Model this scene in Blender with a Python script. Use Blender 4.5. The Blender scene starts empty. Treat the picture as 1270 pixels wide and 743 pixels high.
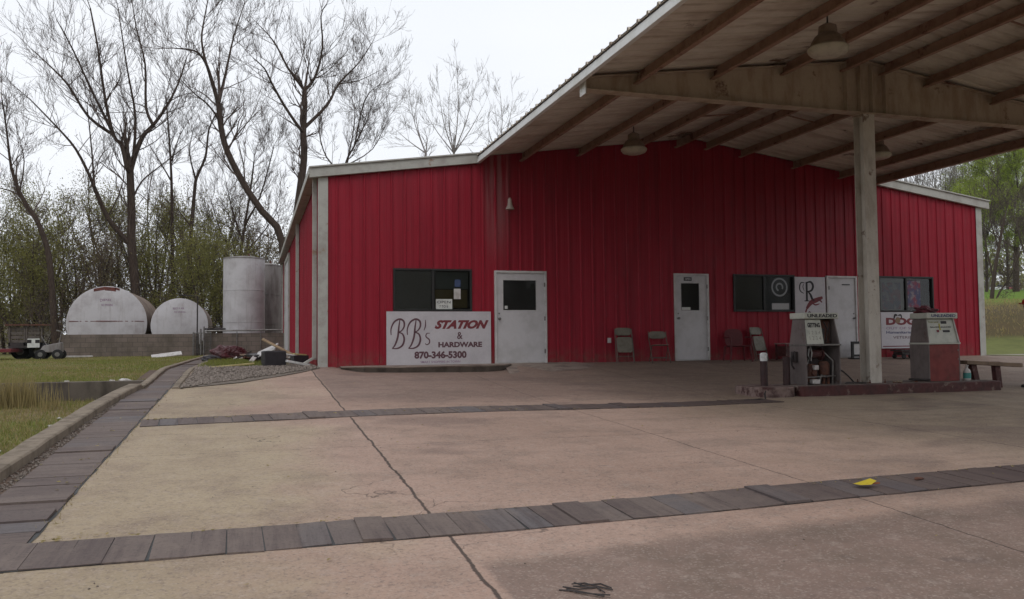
import bpy, bmesh, math, random
import numpy as np
from mathutils import Matrix, Vector, Euler

SC = bpy.context.scene
COL = SC.collection
R = math.radians
rnd = random.Random(7)

# ------------------------------------------------------------------ camera, world, sun, exposure
F, YAW, PITCH, ROLL = 1047.738, 0.2993, 0.0479, 0.0091
CX, CY, CZ = -10.597, -18.8978, 0.5503
_cy, _sy, _cp, _sp, _cr, _sr = math.cos(YAW), math.sin(YAW), math.cos(PITCH), math.sin(PITCH), math.cos(ROLL), math.sin(ROLL)
_r = Vector((_cy, -_sy, 0)); _u = Vector((-_sp*_sy, -_sp*_cy, _cp)); _f = Vector((_cp*_sy, _cp*_cy, _sp))
RIGHT = _cr*_r - _sr*_u; UP = _sr*_r + _cr*_u
cam = bpy.data.cameras.new('camera'); camo = bpy.data.objects.new('camera', cam); COL.objects.link(camo)
cam.sensor_width = 36; cam.lens = 36*F/1270; cam.clip_end = 3000; cam.clip_start = .05
M = Matrix((RIGHT, UP, -_f)).transposed().to_4x4(); M.translation = (CX, CY, CZ)
camo.matrix_world = M
SC.camera = camo

W = bpy.data.worlds.new('World'); SC.world = W; W.use_nodes = True
nt = W.node_tree; nt.nodes.clear()
wo = nt.nodes.new('ShaderNodeOutputWorld')
sky = nt.nodes.new('ShaderNodeTexSky'); sky.sky_type = 'NISHITA'; sky.sun_disc = False
sky.sun_elevation = R(48); sky.sun_rotation = R(200)
b1 = nt.nodes.new('ShaderNodeBackground'); b1.inputs[1].default_value = .05; nt.links.new(sky.outputs[0], b1.inputs[0])
tc = nt.nodes.new('ShaderNodeTexCoord'); nz = nt.nodes.new('ShaderNodeTexNoise'); nz.inputs['Scale'].default_value = 1.6; nz.inputs['Detail'].default_value = 3
mp = nt.nodes.new('ShaderNodeMapping'); mp.inputs['Scale'].default_value = (1, 1, 3.0)
nt.links.new(tc.outputs['Generated'], mp.inputs[0]); nt.links.new(mp.outputs[0], nz.inputs['Vector'])
rp = nt.nodes.new('ShaderNodeValToRGB'); rp.color_ramp.elements[0].position = .3; rp.color_ramp.elements[1].position = .75
rp.color_ramp.elements[0].color = (.83, .865, .92, 1); rp.color_ramp.elements[1].color = (.93, .95, .99, 1)
nt.links.new(nz.outputs['Fac'], rp.inputs[0])
b2 = nt.nodes.new('ShaderNodeBackground'); b2.inputs[1].default_value = 1.04; nt.links.new(rp.outputs[0], b2.inputs[0])
mx = nt.nodes.new('ShaderNodeMixShader'); mx.inputs[0].default_value = .92
nt.links.new(b1.outputs[0], mx.inputs[1]); nt.links.new(b2.outputs[0], mx.inputs[2]); nt.links.new(mx.outputs[0], wo.inputs[0])

sl = bpy.data.lights.new('sun', 'SUN'); sl.energy = .5; sl.angle = R(25); sl.color = (1, .97, .93)
so = bpy.data.objects.new('sun', sl); COL.objects.link(so)
_d = Vector((math.sin(R(200))*math.cos(R(48)), math.cos(R(200))*math.cos(R(48)), math.sin(R(48))))
so.rotation_euler = _d.to_track_quat('Z', 'Y').to_euler()
SC.view_settings.view_transform = 'Standard'; SC.view_settings.look = 'None'
SC.view_settings.exposure = 0.15; SC.view_settings.gamma = 1
SC.cycles.max_bounces = 6; SC.cycles.transparent_max_bounces = 8

# ------------------------------------------------------------------ helpers
def ray(x, y):
    a = (x-635)/F; b = (371.5-y)/F
    return RIGHT*a + UP*b + _f
def at(px, py, Y):
    """point on the vertical plane y=Y seen at that pixel of the photograph"""
    v = ray(px, py); t = (Y-CY)/v.y
    return Vector((CX, CY, CZ)) + v*t
def sstep(a, b, x):
    t = min(1, max(0, (x-a)/(b-a))); return t*t*(3-2*t)
_prof = [(-40, -1.75), (-25, -1.12), (-19, -.86), (-13.65, -.62), (-13.1, -.60), (-9, -.50), (-6.5, -.44), (-3.5, -.27), (-1.5, -.12), (0, 0)]
def gz(x, y):
    """height of the concrete apron"""
    L = .05*min(y, 0)
    if y >= 0: Rr = 0.
    elif y <= -40: Rr = -1.75
    else:
        Rr = 0
        for (y0, z0), (y1, z1) in zip(_prof, _prof[1:]):
            if y0 <= y <= y1: Rr = z0+(z1-z0)*(y-y0)/(y1-y0)
    w = sstep(-9.4, -3.5, x)
    z = L+(Rr-L)*w
    if -9.1 < x < -4.7 and -2.6 < y < 0: z -= .075*sstep(-9.1, -8.3, x)*(1-sstep(-5.3, -4.7, x))*sstep(-2.6, -1.2, y)
    if x > 9: z = z + (-.3-z)*sstep(9, 16, x)*(1 if y > -12 else sstep(-30, -12, y))
    return z
class V3(tuple): pass

class MB:
    """collects shapes and links them as ONE mesh object"""
    def __init__(s): s.v = []; s.f = []; s.mi = []; s.cm = 0; s.X = None
    def P(s, p):
        if s.X is not None: p = s.X @ Vector(p)
        s.v.append(tuple(p)); return len(s.v)-1
    def face(s, idx): s.f.append(tuple(idx)); s.mi.append(s.cm)
    def quad(s, a, b, c, d): s.face([s.P(a), s.P(b), s.P(c), s.P(d)])
    def box(s, x0, x1, y0, y1, z0, z1):
        i = [s.P(p) for p in ((x0,y0,z0),(x1,y0,z0),(x1,y1,z0),(x0,y1,z0),(x0,y0,z1),(x1,y0,z1),(x1,y1,z1),(x0,y1,z1))]
        for q in ((0,3,2,1),(4,5,6,7),(0,1,5,4),(1,2,6,5),(2,3,7,6),(3,0,4,7)): s.face([i[k] for k in q])
        return s
    def hexa(s, b, t):
        """b, t: 4 bottom and 4 top points"""
        i = [s.P(p) for p in list(b)+list(t)]
        for q in ((0,3,2,1),(4,5,6,7),(0,1,5,4),(1,2,6,5),(2,3,7,6),(3,0,4,7)): s.face([i[k] for k in q])
        return s
    def prism_y(s, poly, y0, y1):
        """poly: (x,z) counter-clockwise seen from -y, extruded in y"""
        a = [s.P((x, y0, z)) for x, z in poly]; b = [s.P((x, y1, z)) for x, z in poly]; n = len(poly)
        s.face(a); s.face(b[::-1])
        for k in range(n): s.face([a[(k+1) % n], a[k], b[k], b[(k+1) % n]])
        return s
    def prism_x(s, poly, x0, x1):
        a = [s.P((x0, y, z)) for y, z in poly]; b = [s.P((x1, y, z)) for y, z in poly]; n = len(poly)
        s.face(a[::-1]); s.face(b)
        for k in range(n): s.face([a[k], a[(k+1) % n], b[(k+1) % n], b[k]])
        return s
    def tube(s, pts, rad, n=8, caps=True):
        pts = [Vector(p) for p in pts]
        if not isinstance(rad, (list, tuple)): rad = [rad]*len(pts)
        rings = []; up = None
        for k, p in enumerate(pts):
            d = (pts[min(k+1, len(pts)-1)]-pts[max(k-1, 0)]).normalized()
            if up is None:
                up = d.orthogonal().normalized()
            up = (up-d*up.dot(d)).normalized(); w = d.cross(up)
            rings.append([s.P(p+(up*math.cos(2*math.pi*j/n)+w*math.sin(2*math.pi*j/n))*rad[k]) for j in range(n)])
        for a, b in zip(rings, rings[1:]):
            for j in range(n): s.face([a[j], a[(j+1) % n], b[(j+1) % n], b[j]])
        if caps: s.face(rings[0][::-1]); s.face(rings[-1])
        return s
    def lathe(s, prof, c=(0,0,0), n=24, axis='z'):
        rings = []
        for r, h in prof:
            ring = []
            for j in range(n):
                a = 2*math.pi*j/n; u, w = r*math.cos(a), r*math.sin(a)
                p = (c[0]+u, c[1]+w, c[2]+h) if axis == 'z' else (c[0]+u, c[1]-h, c[2]+w) if axis == 'y' else (c[0]+h, c[1]+u, c[2]+w)
                ring.append(s.P(p))
            rings.append(ring)
        for a, b in zip(rings, rings[1:]):
            for j in range(n): s.face([a[j], a[(j+1) % n], b[(j+1) % n], b[j]])
        s.face(rings[0][::-1]); s.face(rings[-1])
        return s
    def build(s, name, mat, parent=None, smooth=False, bevel=0, world=True):
        me = bpy.data.meshes.new(name)
        v = s.v
        if parent is not None and world:
            o = wloc(parent); v = [(a-o[0], b-o[1], c-o[2]) for a, b, c in v]
        me.from_pydata(v, [], s.f)
        mats = mat if isinstance(mat, (list, tuple)) else [mat]
        for m in mats: me.materials.append(m)
        if len(mats) > 1: me.polygons.foreach_set('material_index', s.mi)
        bm = bmesh.new(); bm.from_mesh(me); bmesh.ops.recalc_face_normals(bm, faces=bm.faces)
        bm.to_mesh(me); bm.free()
        if smooth:
            me.polygons.foreach_set('use_smooth', [True]*len(me.polygons))
            me.set_sharp_from_angle(angle=R(38))
        o = bpy.data.objects.new(name, me); COL.objects.link(o)
        if parent is not None: o.parent = parent
        if bevel:
            m = o.modifiers.new('bevel', 'BEVEL'); m.width = bevel; m.segments = 2; m.limit_method = 'ANGLE'
        return o
def wloc(o):
    v = Vector(o.location)
    while o.parent: o = o.parent; v += o.location
    return v
def tag(o, label=None, cat=None, group=None, kind=None):
    if label: o['label'] = label
    if cat: o['category'] = cat
    if group: o['group'] = group
    if kind: o['kind'] = kind
    return o
def thing(name, label, cat, loc=(0,0,0), rz=0, group=None):
    o = bpy.data.objects.new(name, None); COL.objects.link(o); o.empty_display_size = .2
    o.location = loc; o.rotation_euler = (0, 0, rz); return tag(o, label, cat, group)
def copy_tree(o, parent=None):
    c = o.copy(); COL.objects.link(c)
    if parent: c.parent = parent
    for ch in list(o.children): copy_tree(ch, c)
    return c
def arrmesh(name, verts, faces_n, nper, mat, parent=None):
    """vertices (N,3) numpy; faces: consecutive index array of shape (K,nper)"""
    me = bpy.data.meshes.new(name)
    me.vertices.add(len(verts)); me.vertices.foreach_set('co', np.asarray(verts, np.float32).ravel())
    K = len(faces_n)
    me.loops.add(K*nper); me.loops.foreach_set('vertex_index', np.asarray(faces_n, np.int32).ravel())
    me.polygons.add(K); me.polygons.foreach_set('loop_start', np.arange(0, K*nper, nper, dtype=np.int32))
    me.polygons.foreach_set('loop_total', np.full(K, nper, np.int32))
    me.update(); me.validate()
    me.materials.append(mat)
    o = bpy.data.objects.new(name, me); COL.objects.link(o)
    if parent is not None: o.parent = parent
    return o

# ------------------------------------------------------------------ node materials
class NT:
    def __init__(s, name):
        s.m = bpy.data.materials.new(name); s.m.use_nodes = True; s.t = s.m.node_tree; s.n = s.t.nodes
        s.b = s.n['Principled BSDF']; s.tc = None
    def link(s, a, b): s.t.links.new(a, b)
    def setin(s, node, i, v):
        if v is None: return
        if hasattr(v, 'is_output') or isinstance(v, bpy.types.NodeSocket): s.link(v, node.inputs[i])
        else: node.inputs[i].default_value = v
    def coord(s, kind='Object', scale=None):
        if s.tc is None: s.tc = s.n.new('ShaderNodeTexCoord')
        o = s.tc.outputs[kind]
        if scale:
            m = s.n.new('ShaderNodeMapping'); m.inputs['Scale'].default_value = scale; s.link(o, m.inputs[0]); o = m.outputs[0]
        return o
    def noise(s, scale, detail=4, rough=.55, co=None, stretch=None, w=0):
        n = s.n.new('ShaderNodeTexNoise'); n.inputs['Scale'].default_value = scale; n.inputs['Detail'].default_value = detail
        n.inputs['Roughness'].default_value = rough
        s.link(co if co is not None else s.coord('Object', stretch), n.inputs['Vector']); return n.outputs['Fac']
    def math(s, op, a, b=None, c=None):
        n = s.n.new('ShaderNodeMath'); n.operation = op; s.setin(n, 0, a); s.setin(n, 1, b)
        if c is not None: s.setin(n, 2, c)
        return n.outputs[0]
    def ramp(s, f, a, b, lo=0., hi=1.):
        n = s.n.new('ShaderNodeMapRange'); n.clamp = True; n.interpolation_type = 'SMOOTHSTEP'
        s.setin(n, 0, f); s.setin(n, 1, a); s.setin(n, 2, b); s.setin(n, 3, lo); s.setin(n, 4, hi); return n.outputs[0]
    def mix(s, f, a, b, mode='MIX'):
        n = s.n.new('ShaderNodeMix'); n.data_type = 'RGBA'; n.blend_type = mode
        s.setin(n, 0, f)
        for i, v in ((6, a), (7, b)):
            if isinstance(v, tuple): n.inputs[i].default_value = v if len(v) == 4 else v+(1,)
            else: s.link(v, n.inputs[i])
        return n.outputs[2]
    def xyz(s, co=None):
        n = s.n.new('ShaderNodeSeparateXYZ'); s.link(co if co is not None else s.coord(), n.inputs[0]); return n.outputs
    def bump(s, h, strength=.3, dist=.01):
        n = s.n.new('ShaderNodeBump'); n.inputs['Strength'].default_value = strength; n.inputs['Distance'].default_value = dist
        s.link(h, n.inputs['Height']); s.link(n.outputs[0], s.b.inputs['Normal']); return n
    def done(s, col, rough=.7, metal=0, spec=.4):
        if isinstance(col, tuple): s.b.inputs['Base Color'].default_value = col if len(col) == 4 else col+(1,)
        else: s.link(col, s.b.inputs['Base Color'])
        s.setin(s.b, 'Roughness', rough); s.setin(s.b, 'Metallic', metal); s.b.inputs['Specular IOR Level'].default_value = spec
        return s.m
def mul(c, k): return tuple(min(1, a*k) for a in c[:3])
def worn(name, c, c2=None, sc=6, rough=.6, metal=0, bump=.15, lo=.42, hi=.68, spec=.35, rust=0, rustc=(.10,.045,.025), stretch=None):
    """painted or raw surface: two tones in patches, fine grain, optional rust spots"""
    n = NT(name); c2 = c2 or mul(c, .7)
    f = n.ramp(n.noise(sc, 6, .65, stretch=stretch), lo, hi)
    col = n.mix(f, c, c2)
    col = n.mix(n.math('MULTIPLY', n.noise(sc*9, 3, .7), .35), col, mul(c2, .6))
    if rust:
        col = n.mix(n.ramp(n.noise(sc*.7, 8, .7), .62-rust*.1, .68-rust*.06), col, rustc)
    n.bump(n.noise(sc*12, 3, .7), bump, .004)
    return n.done(col, n.ramp(n.noise(sc*2, 3), .3, .7, rough-.1, rough+.12), metal, spec)
def flat(name, c, rough=.6, metal=0, spec=.35):
    n = NT(name); col = n.mix(n.math('MULTIPLY', n.noise(14, 4), .5), mul(c, 1.12), mul(c, .72)); return n.done(col, rough, metal, spec)
MT = {}
def init_materials():
    # red ribbed steel siding
    n = NT('red_siding'); X = n.xyz()
    streak = n.noise(1.0, 6, .6, stretch=(5.5, 5.5, .28))
    col = n.mix(n.ramp(streak, .42, .72), (.275, .0125, .027), (.20, .0095, .020))
    col = n.mix(n.math('MULTIPLY', n.ramp(n.noise(2.2, 7, .7), .5, .75), .45), col, (.19, .010, .019))
    # washed-out run-off streaks below the canopy eave
    wx = n.math('SUBTRACT', 1, n.ramp(n.math('ABSOLUTE', n.math('ADD', X[0], 5.12)), .12, .40))
    wz = n.ramp(X[2], 1.9, 4.5)
    wf = n.math('MULTIPLY', n.math('MULTIPLY', wx, wz), n.ramp(n.noise(1.0, 5, .6, stretch=(9, 9, .5)), .35, .6))
    col = n.mix(n.math('MULTIPLY', wf, .55), col, (.30, .20, .20))
    # dirt splashed up from the slab
    dz = n.math('MULTIPLY', n.math('SUBTRACT', 1, n.ramp(X[2], .0, .45)), n.ramp(n.noise(5, 5, .7), .35, .65))
    col = n.mix(n.math('MULTIPLY', dz, .75), col, (.17, .075, .06))
    # pale scratches
    sc = n.noise(1.0, 2, .5, stretch=(22, 22, 7))
    col = n.mix(n.math('MULTIPLY', n.ramp(sc, .76, .80), .35), col, (.35, .16, .17))
    fx = n.math('ABSOLUTE', n.math('SUBTRACT', n.math('FRACT', n.math('DIVIDE', n.math('ADD', X[0], .02), .9144)), .5))
    col = n.mix(n.math('MULTIPLY', n.ramp(fx, .490, .496), .45), col, (.07, .008, .012))
    sx = n.ramp(n.math('ABSOLUTE', n.math('SUBTRACT', n.math('FRACT', n.math('DIVIDE', X[0], .3048)), .33)), .035, .015)
    sz = n.ramp(n.math('ABSOLUTE', n.math('SUBTRACT', n.math('FRACT', n.math('DIVIDE', X[2], 1.22)), .5)), .012, .006)
    col = n.mix(n.math('MULTIPLY', n.math('MULTIPLY', sx, sz), .7), col, (.10, .03, .03))
    panel = n.n.new('ShaderNodeTexWhiteNoise'); panel.noise_dimensions = '1D'; n.link(n.math('FLOOR', n.math('DIVIDE', n.math('ADD', X[0], .48), .9144)), panel.inputs['W'])
    col = n.mix(n.math('MULTIPLY', panel.outputs['Value'], .28), col, (.17, .010, .018))
    n.bump(n.noise(1.1, 4, stretch=(1.5, 1.5, .6)), .25, .03)
    MT['red'] = n.done(col, n.ramp(n.noise(3, 4), .3, .7, .42, .6), 0, .18)
    MT['trim'] = worn('grey_white_trim', (.42, .41, .375), (.32, .30, .27), 3, .5, rust=.25, rustc=(.25,.17,.12))
    MT['white'] = worn('white_door_paint', (.54, .52, .53), (.45, .43, .43), 2, .45, bump=.05)
    MT['doorframe'] = worn('door_frame_paint', (.55, .53, .52), (.42, .40, .38), 4, .5)
    MT['roof'] = worn('galvanised_roof', (.36, .35, .33), (.26, .24, .22), 2, .45, .3, rust=.3)
    MT['soffit'] = worn('canopy_underside', (.70, .64, .56), (.50, .42, .35), 1.1, .75, rust=.2, stretch=(1, 3, 1), rustc=(.16,.10,.07))
    MT['purlin'] = worn('rusty_purlin', (.33, .20, .15), (.23, .125, .09), 4, .8, rust=.5, rustc=(.12,.045,.03))
    MT['girder'] = worn('grimy_girder_paint', (.48, .39, .31), (.34, .245, .18), 1.8, .75, rust=.5, rustc=(.13,.06,.04), stretch=(2.2, 1, .6))
    MT['column'] = worn('peeling_column_paint', (.58, .54, .48), (.42, .37, .315), 5, .65, rust=.35, rustc=(.20,.14,.11), stretch=(1, 1, .35))
    MT['fascia'] = worn('white_fascia', (.78, .78, .78), (.66, .66, .64), 2, .5)
    MT['black'] = flat('black_frame', (.018, .017, .016), .5)
    n = NT('window_glass'); 
    n.b.inputs['Base Color'].default_value = (.012, .013, .014, 1); n.b.inputs['Roughness'].default_value = .09
    fr = n.n.new('ShaderNodeFresnel'); fr.inputs[0].default_value = 1.55
    tr = n.n.new('ShaderNodeBsdfTransparent'); tr.inputs[0].default_value = (.62, .65, .64, 1)
    gl = n.n.new('ShaderNodeBsdfGlossy'); gl.inputs['Roughness'].default_value = .06
    ms = n.n.new('ShaderNodeMixShader'); n.link(fr.outputs[0], ms.inputs[0]); n.link(tr.outputs[0], ms.inputs[1]); n.link(gl.outputs[0], ms.inputs[2])
    n.link(ms.outputs[0], n.n['Material Output'].inputs[0]); MT['glass'] = n.m
    MT['screen'] = flat('window_screen_mesh', (.19, .18, .165), .8)  # mesh tone raised to stand in for reflections on the panes
    MT['paper'] = worn('paper', (.62, .62, .58), (.5, .5, .48), 8, .8, bump=0)
    MT['signwhite'] = worn('white_sign_board', (.52, .49, .51), (.45, .42, .44), 2, .5, bump=.03)
    MT['ink'] = flat('sign_ink_dark', (.10, .045, .055), .6)
    MT['inkred'] = flat('sign_ink_red', (.16, .028, .035), .6)
    MT['inkblack'] = flat('sign_ink_black', (.02, .016, .018), .6)
    MT['inkblue'] = flat('sign_ink_blue', (.04, .05, .13), .6)
    MT['inkpurple'] = flat('sign_ink_purple', (.22, .12, .20), .6)
    MT['chairmetal'] = worn('tan_chair_metal', (.13, .11, .09), (.085, .07, .055), 10, .5, .2, rust=.2)
    MT['chairseat'] = worn('tan_chair_panel', (.18, .16, .125), (.12, .105, .08), 8, .55)
    MT['maroon'] = worn('chipped_maroon_paint', (.085, .022, .020), (.05, .020, .018), 7, .6, rust=.55, rustc=(.17,.12,.10))
    MT['bollard'] = worn('dark_bollard_paint', (.045, .018, .018), (.025, .014, .014), 9, .5)
    MT['capwhite'] = worn('white_cap_paint', (.72, .72, .70), (.5, .5, .5), 12, .6)
    MT['pumpgrey'] = worn('faded_pump_metal', (.175, .145, .138), (.12, .098, .092), 5, .6, .1, rust=.35, rustc=(.10,.06,.045), stretch=(1,1,.5))
    MT['pumpred'] = worn('faded_pump_red', (.20, .026, .022), (.135, .022, .019), 4, .5, rust=.15)
    MT['pumpdial'] = worn('grimy_dial_panel', (.52, .52, .45), (.40, .41, .36), 6, .4)
    MT['rust'] = worn('rusty_iron', (.13, .055, .035), (.07, .035, .028), 9, .8, rust=.6, rustc=(.17,.07,.04))
    MT['steel'] = worn('dull_steel', (.22, .21, .20), (.14, .12, .11), 8, .45, .6)
    MT['darkmetal'] = worn('dark_metal', (.05, .04, .038), (.03, .026, .025), 8, .6, .2)
    MT['kerbwhite'] = worn('chipped_kerb', (.24, .17, .15), (.085, .05, .045), 5, .85, rust=.9, rustc=(.06,.025,.024))
    MT['islandtop'] = worn('island_concrete', (.22, .18, .155), (.13, .10, .09), 4, .9)
    MT['lampshade'] = worn('dusty_lamp_housing', (.26, .19, .15), (.18, .13, .10), 7, .6)
    MT['lens'] = worn('dusty_lamp_lens', (.52, .48, .40), (.40, .36, .30), 7, .4)
    # concrete apron
    n = NT('apron_concrete'); X = n.xyz()
    big = n.noise(.33, 5, .6); med = n.noise(1.6, 7, .68); fin = n.noise(26, 4, .7)
    left = n.mix(n.ramp(big, .38, .66), (.365, .285, .190), (.305, .236, .155))
    cen = n.mix(n.ramp(big, .38, .66), (.405, .275, .215), (.335, .222, .170))
    rgt = n.mix(n.ramp(big, .4, .64), (.340, .268, .188), (.280, .214, .148))
    xw = n.math('ADD', X[0], n.math('MULTIPLY', n.math('SUBTRACT', big, .5), 5))
    col = n.mix(n.ramp(xw, -11.0, -9.6), left, cen); col = n.mix(n.ramp(xw, -6.5, -1.5), col, rgt)
    col = n.mix(n.math('MULTIPLY', n.ramp(med, .44, .68), .5), col, (.19, .138, .11))
    # soiled traffic band in front of the doors and under the canopy
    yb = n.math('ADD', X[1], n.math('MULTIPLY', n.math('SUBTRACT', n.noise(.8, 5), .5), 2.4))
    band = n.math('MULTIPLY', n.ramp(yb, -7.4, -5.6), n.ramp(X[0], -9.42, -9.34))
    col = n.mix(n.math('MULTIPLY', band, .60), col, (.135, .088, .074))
    # dark resurfaced patch nearest the camera
    pb = n.math('ADD', n.math('ADD', X[1], n.math('MULTIPLY', n.math('ADD', X[0], 9.4), -.05)), n.math('MULTIPLY', n.math('SUBTRACT', n.noise(1.1, 6, .65), .5), .45))
    patch = n.math('MULTIPLY', n.math('SUBTRACT', 1, n.ramp(pb, -14.34, -14.10)), n.ramp(n.math('ADD', X[0], n.math('MULTIPLY', n.math('SUBTRACT', med, .5), .12)), -9.38, -9.33))
    col = n.mix(n.math('MULTIPLY', patch, .72), col, n.mix(n.ramp(med, .3, .7), (.175, .120, .100), (.125, .090, .070)))
    # drips, oil spots
    spots = n.ramp(n.noise(3.1, 3, .5), .70, .76)
    col = n.mix(n.math('MULTIPLY', spots, .4), col, (.09, .065, .06))
    col = n.mix(n.math('MULTIPLY', n.ramp(n.noise(60, 2, .6), .62, .75), .25), col, (.42, .35, .30))
    col = n.mix(n.math('MULTIPLY', n.ramp(fin, .48, .72), .6), col, (.15, .11, .092))
    col = n.mix(n.math('MULTIPLY', n.ramp(n.noise(9, 6, .75), .5, .72), .4), col, (.40, .32, .27))
    blot = n.ramp(n.noise(.55, 3, .5, stretch=(1, 1.4, 1)), .56, .68)
    col = n.mix(n.math('MULTIPLY', n.math('MULTIPLY', blot, n.ramp(X[0], -9.3, -8.9)), .45), col, (.13, .088, .076))
    tyre = n.ramp(n.noise(1.0, 4, .6, stretch=(.12, 2.2, 1)), .54, .68)
    col = n.mix(n.math('MULTIPLY', n.math('MULTIPLY', tyre, n.ramp(X[0], -8.6, -6.5)), .38), col, (.14, .098, .078))
    grit = n.n.new('ShaderNodeTexVoronoi'); grit.inputs['Scale'].default_value = 85; n.link(n.coord(), grit.inputs['Vector'])
    gsep = n.n.new('ShaderNodeSeparateXYZ'); n.link(grit.outputs['Color'], gsep.inputs[0])
    col = n.mix(n.ramp(gsep.outputs[0],   .78, .98, 0, .30), col, (.46, .38, .32)); col = n.mix(n.ramp(gsep.outputs[1], .78, .98, 0, .35), col, (.15, .11, .09))
    # tooled joints and cracks
    wob = n.math('MULTIPLY', n.math('SUBTRACT', n.noise(2.2, 5, .7), .5), .09)
    jx = None
    for x0, w in ((-9.4, .012), (-6.28, .006), (-3.15, .007), (0.0, .007), (3.1, .007), (6.2, .007), (9.3, .01)):
        d = n.math('ABSOLUTE', n.math('SUBTRACT', n.math('ADD', X[0], wob), x0))
        j = n.math('SUBTRACT', 1, n.ramp(d, w*.5, w*1.4))
        jx = j if jx is None else n.math('MAXIMUM', jx, j)
    for y0, w in ((-10.2, .004), (-4.1, .005), (-16.9, .008)):
        d = n.math('ABSOLUTE', n.math('SUBTRACT', n.math('ADD', X[1], n.math('MULTIPLY', wob, 2.2)), y0))
        jx = n.math('MAXIMUM', jx, n.math('SUBTRACT', 1, n.ramp(d, w*.3, w*1.6)))
    vo = n.n.new('ShaderNodeTexVoronoi'); vo.feature = 'DISTANCE_TO_EDGE'; vo.inputs['Scale'].default_value = .22
    dist = n.n.new('ShaderNodeVectorMath'); dist.operation = 'ADD'; nn = n.n.new('ShaderNodeTexNoise'); nn.inputs['Scale'].default_value = 1.3; nn.inputs['Detail'].default_value = 5
    n.link(n.coord(), nn.inputs['Vector']); n.link(n.coord(), dist.inputs[0]); n.link(nn.outputs['Color'], dist.inputs[1]); n.link(dist.outputs[0], vo.inputs['Vector'])
    crack = n.math('MULTIPLY', n.math('SUBTRACT', 1, n.ramp(vo.outputs[0], .0003, .0016)), n.ramp(n.noise(.5, 2), .52, .64))
    jj = n.math('MAXIMUM', jx, n.math('MULTIPLY', crack, .7))
    col = n.mix(n.math('MULTIPLY', jj, .85), col, (.035, .026, .022))
    hgt = n.math('SUBTRACT', n.math('ADD', n.math('MULTIPLY', fin, .5), n.math('MULTIPLY', n.noise(5, 5), .8)), n.math('MULTIPLY', jj, 2.5))
    n.bump(hgt, .35, .012)
    MT['apron'] = n.done(col, n.ramp(med, .3, .7, .72, .92), 0, .3)
    # trench cover planks, each its own tone, grain along the board
    for nm, st in (('plank_along_x', (.8, 14, 1)), ('plank_along_y', (14, .8, 1))):
        n = NT(nm); g = n.n.new('ShaderNodeNewGeometry'); ri = g.outputs['Random Per Island']
        col = n.mix(ri, (.160, .124, .108), (.120, .091, .082))
        col = n.mix(n.ramp(n.math('FRACT', n.math('MULTIPLY', ri, 7.3)), .7, 1.0), col, (.135, .12, .12))
        col = n.mix(n.math('MULTIPLY', n.ramp(n.noise(1.0, 6, .7, stretch=st), .42, .7), .6), col, (.07, .05, .05))
        col = n.mix(n.math('MULTIPLY', n.ramp(n.noise(3, 6, .7), .45, .72), .55), col, (.20, .155, .13))
        col = n.mix(n.math('MULTIPLY', n.ramp(n.noise(45, 3), .5, .75), .45), col, (.05, .04, .04))
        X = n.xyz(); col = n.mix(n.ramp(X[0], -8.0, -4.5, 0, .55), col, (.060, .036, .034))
        n.bump(n.noise(2, 5, .7, stretch=(st[0]*2, st[1]*2, 1)), .5, .006)
        MT[nm] = n.done(col, .8, 0, .25)
    MT['kerb'] = worn('old_kerb_concrete', (.25, .20, .15), (.14, .11, .08), 4, .95, bump=.7)
    MT['walk'] = worn('walk_concrete', (.30, .24, .20), (.17, .125, .105), 3, .95, bump=.3)
    n = NT('soil_and_grass'); X = n.xyz()
    a = n.noise(.7, 6, .65); b = n.noise(4, 6, .7)
    col = n.mix(n.ramp(a, .4, .62), (.13, .15, .035), (.20, .155, .085))
    col = n.mix(n.math('MULTIPLY', n.ramp(b, .45, .7), .6), col, (.045, .050, .018))
    n.bump(b, .6, .05); MT['soil'] = n.done(col, .95, 0, .1)
    n = NT('field_grass')
    X = n.xyz(); a = n.noise(.06, 5, .6); b = n.noise(.9, 6, .7)
    col = n.mix(n.ramp(n.math('ADD', X[2], n.math('MULTIPLY', n.math('SUBTRACT', a, .5), .8)), 2.6, 3.2), (.085, .062, .030), (.13, .215, .025))
    col = n.mix(n.math('SUBTRACT', 1, n.ramp(n.math('ADD', X[2], n.math('MULTIPLY', a, .3)), .45, .75)), col, (.13, .14, .045))
    col = n.mix(n.math('MULTIPLY', n.ramp(b, .4, .7), .4), col, (.05, .055, .02))
    MT['field'] = n.done(col, .95, 0, .1)
    MT['block'] = None
    n = NT('block_wall'); X = n.xyz()
    br = n.n.new('ShaderNodeTexBrick'); br.inputs['Scale'].default_value = 1; br.inputs['Brick Width'].default_value = .4; br.inputs['Row Height'].default_value = .2
    br.inputs['Mortar Size'].default_value = .008; br.inputs['Color1'].default_value = (.19, .15, .13, 1); br.inputs['Color2'].default_value = (.15, .12, .10, 1); br.inputs['Mortar'].default_value = (.09, .075, .065, 1)
    cb = n.n.new('ShaderNodeCombineXYZ'); n.link(X[0], cb.inputs[0]); n.link(X[2], cb.inputs[1]); n.link(cb.outputs[0], br.inputs['Vector'])
    col = n.mix(n.math('MULTIPLY', n.ramp(n.noise(1.6, 6, .7, stretch=(1, 1, .6)), .4, .66), .6), br.outputs['Color'], (.075, .065, .05))
    n.bump(n.noise(20, 4), .4, .01); MT['block'] = n.done(col, .95, 0, .2)
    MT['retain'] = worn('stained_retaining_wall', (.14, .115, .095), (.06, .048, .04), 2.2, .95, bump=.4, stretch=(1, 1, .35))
    n = NT('white_tank_paint'); X = n.xyz()
    col = n.mix(n.ramp(n.noise(1.3, 6, .65), .4, .7), (.47, .45, .46), (.36, .335, .34))
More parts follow.
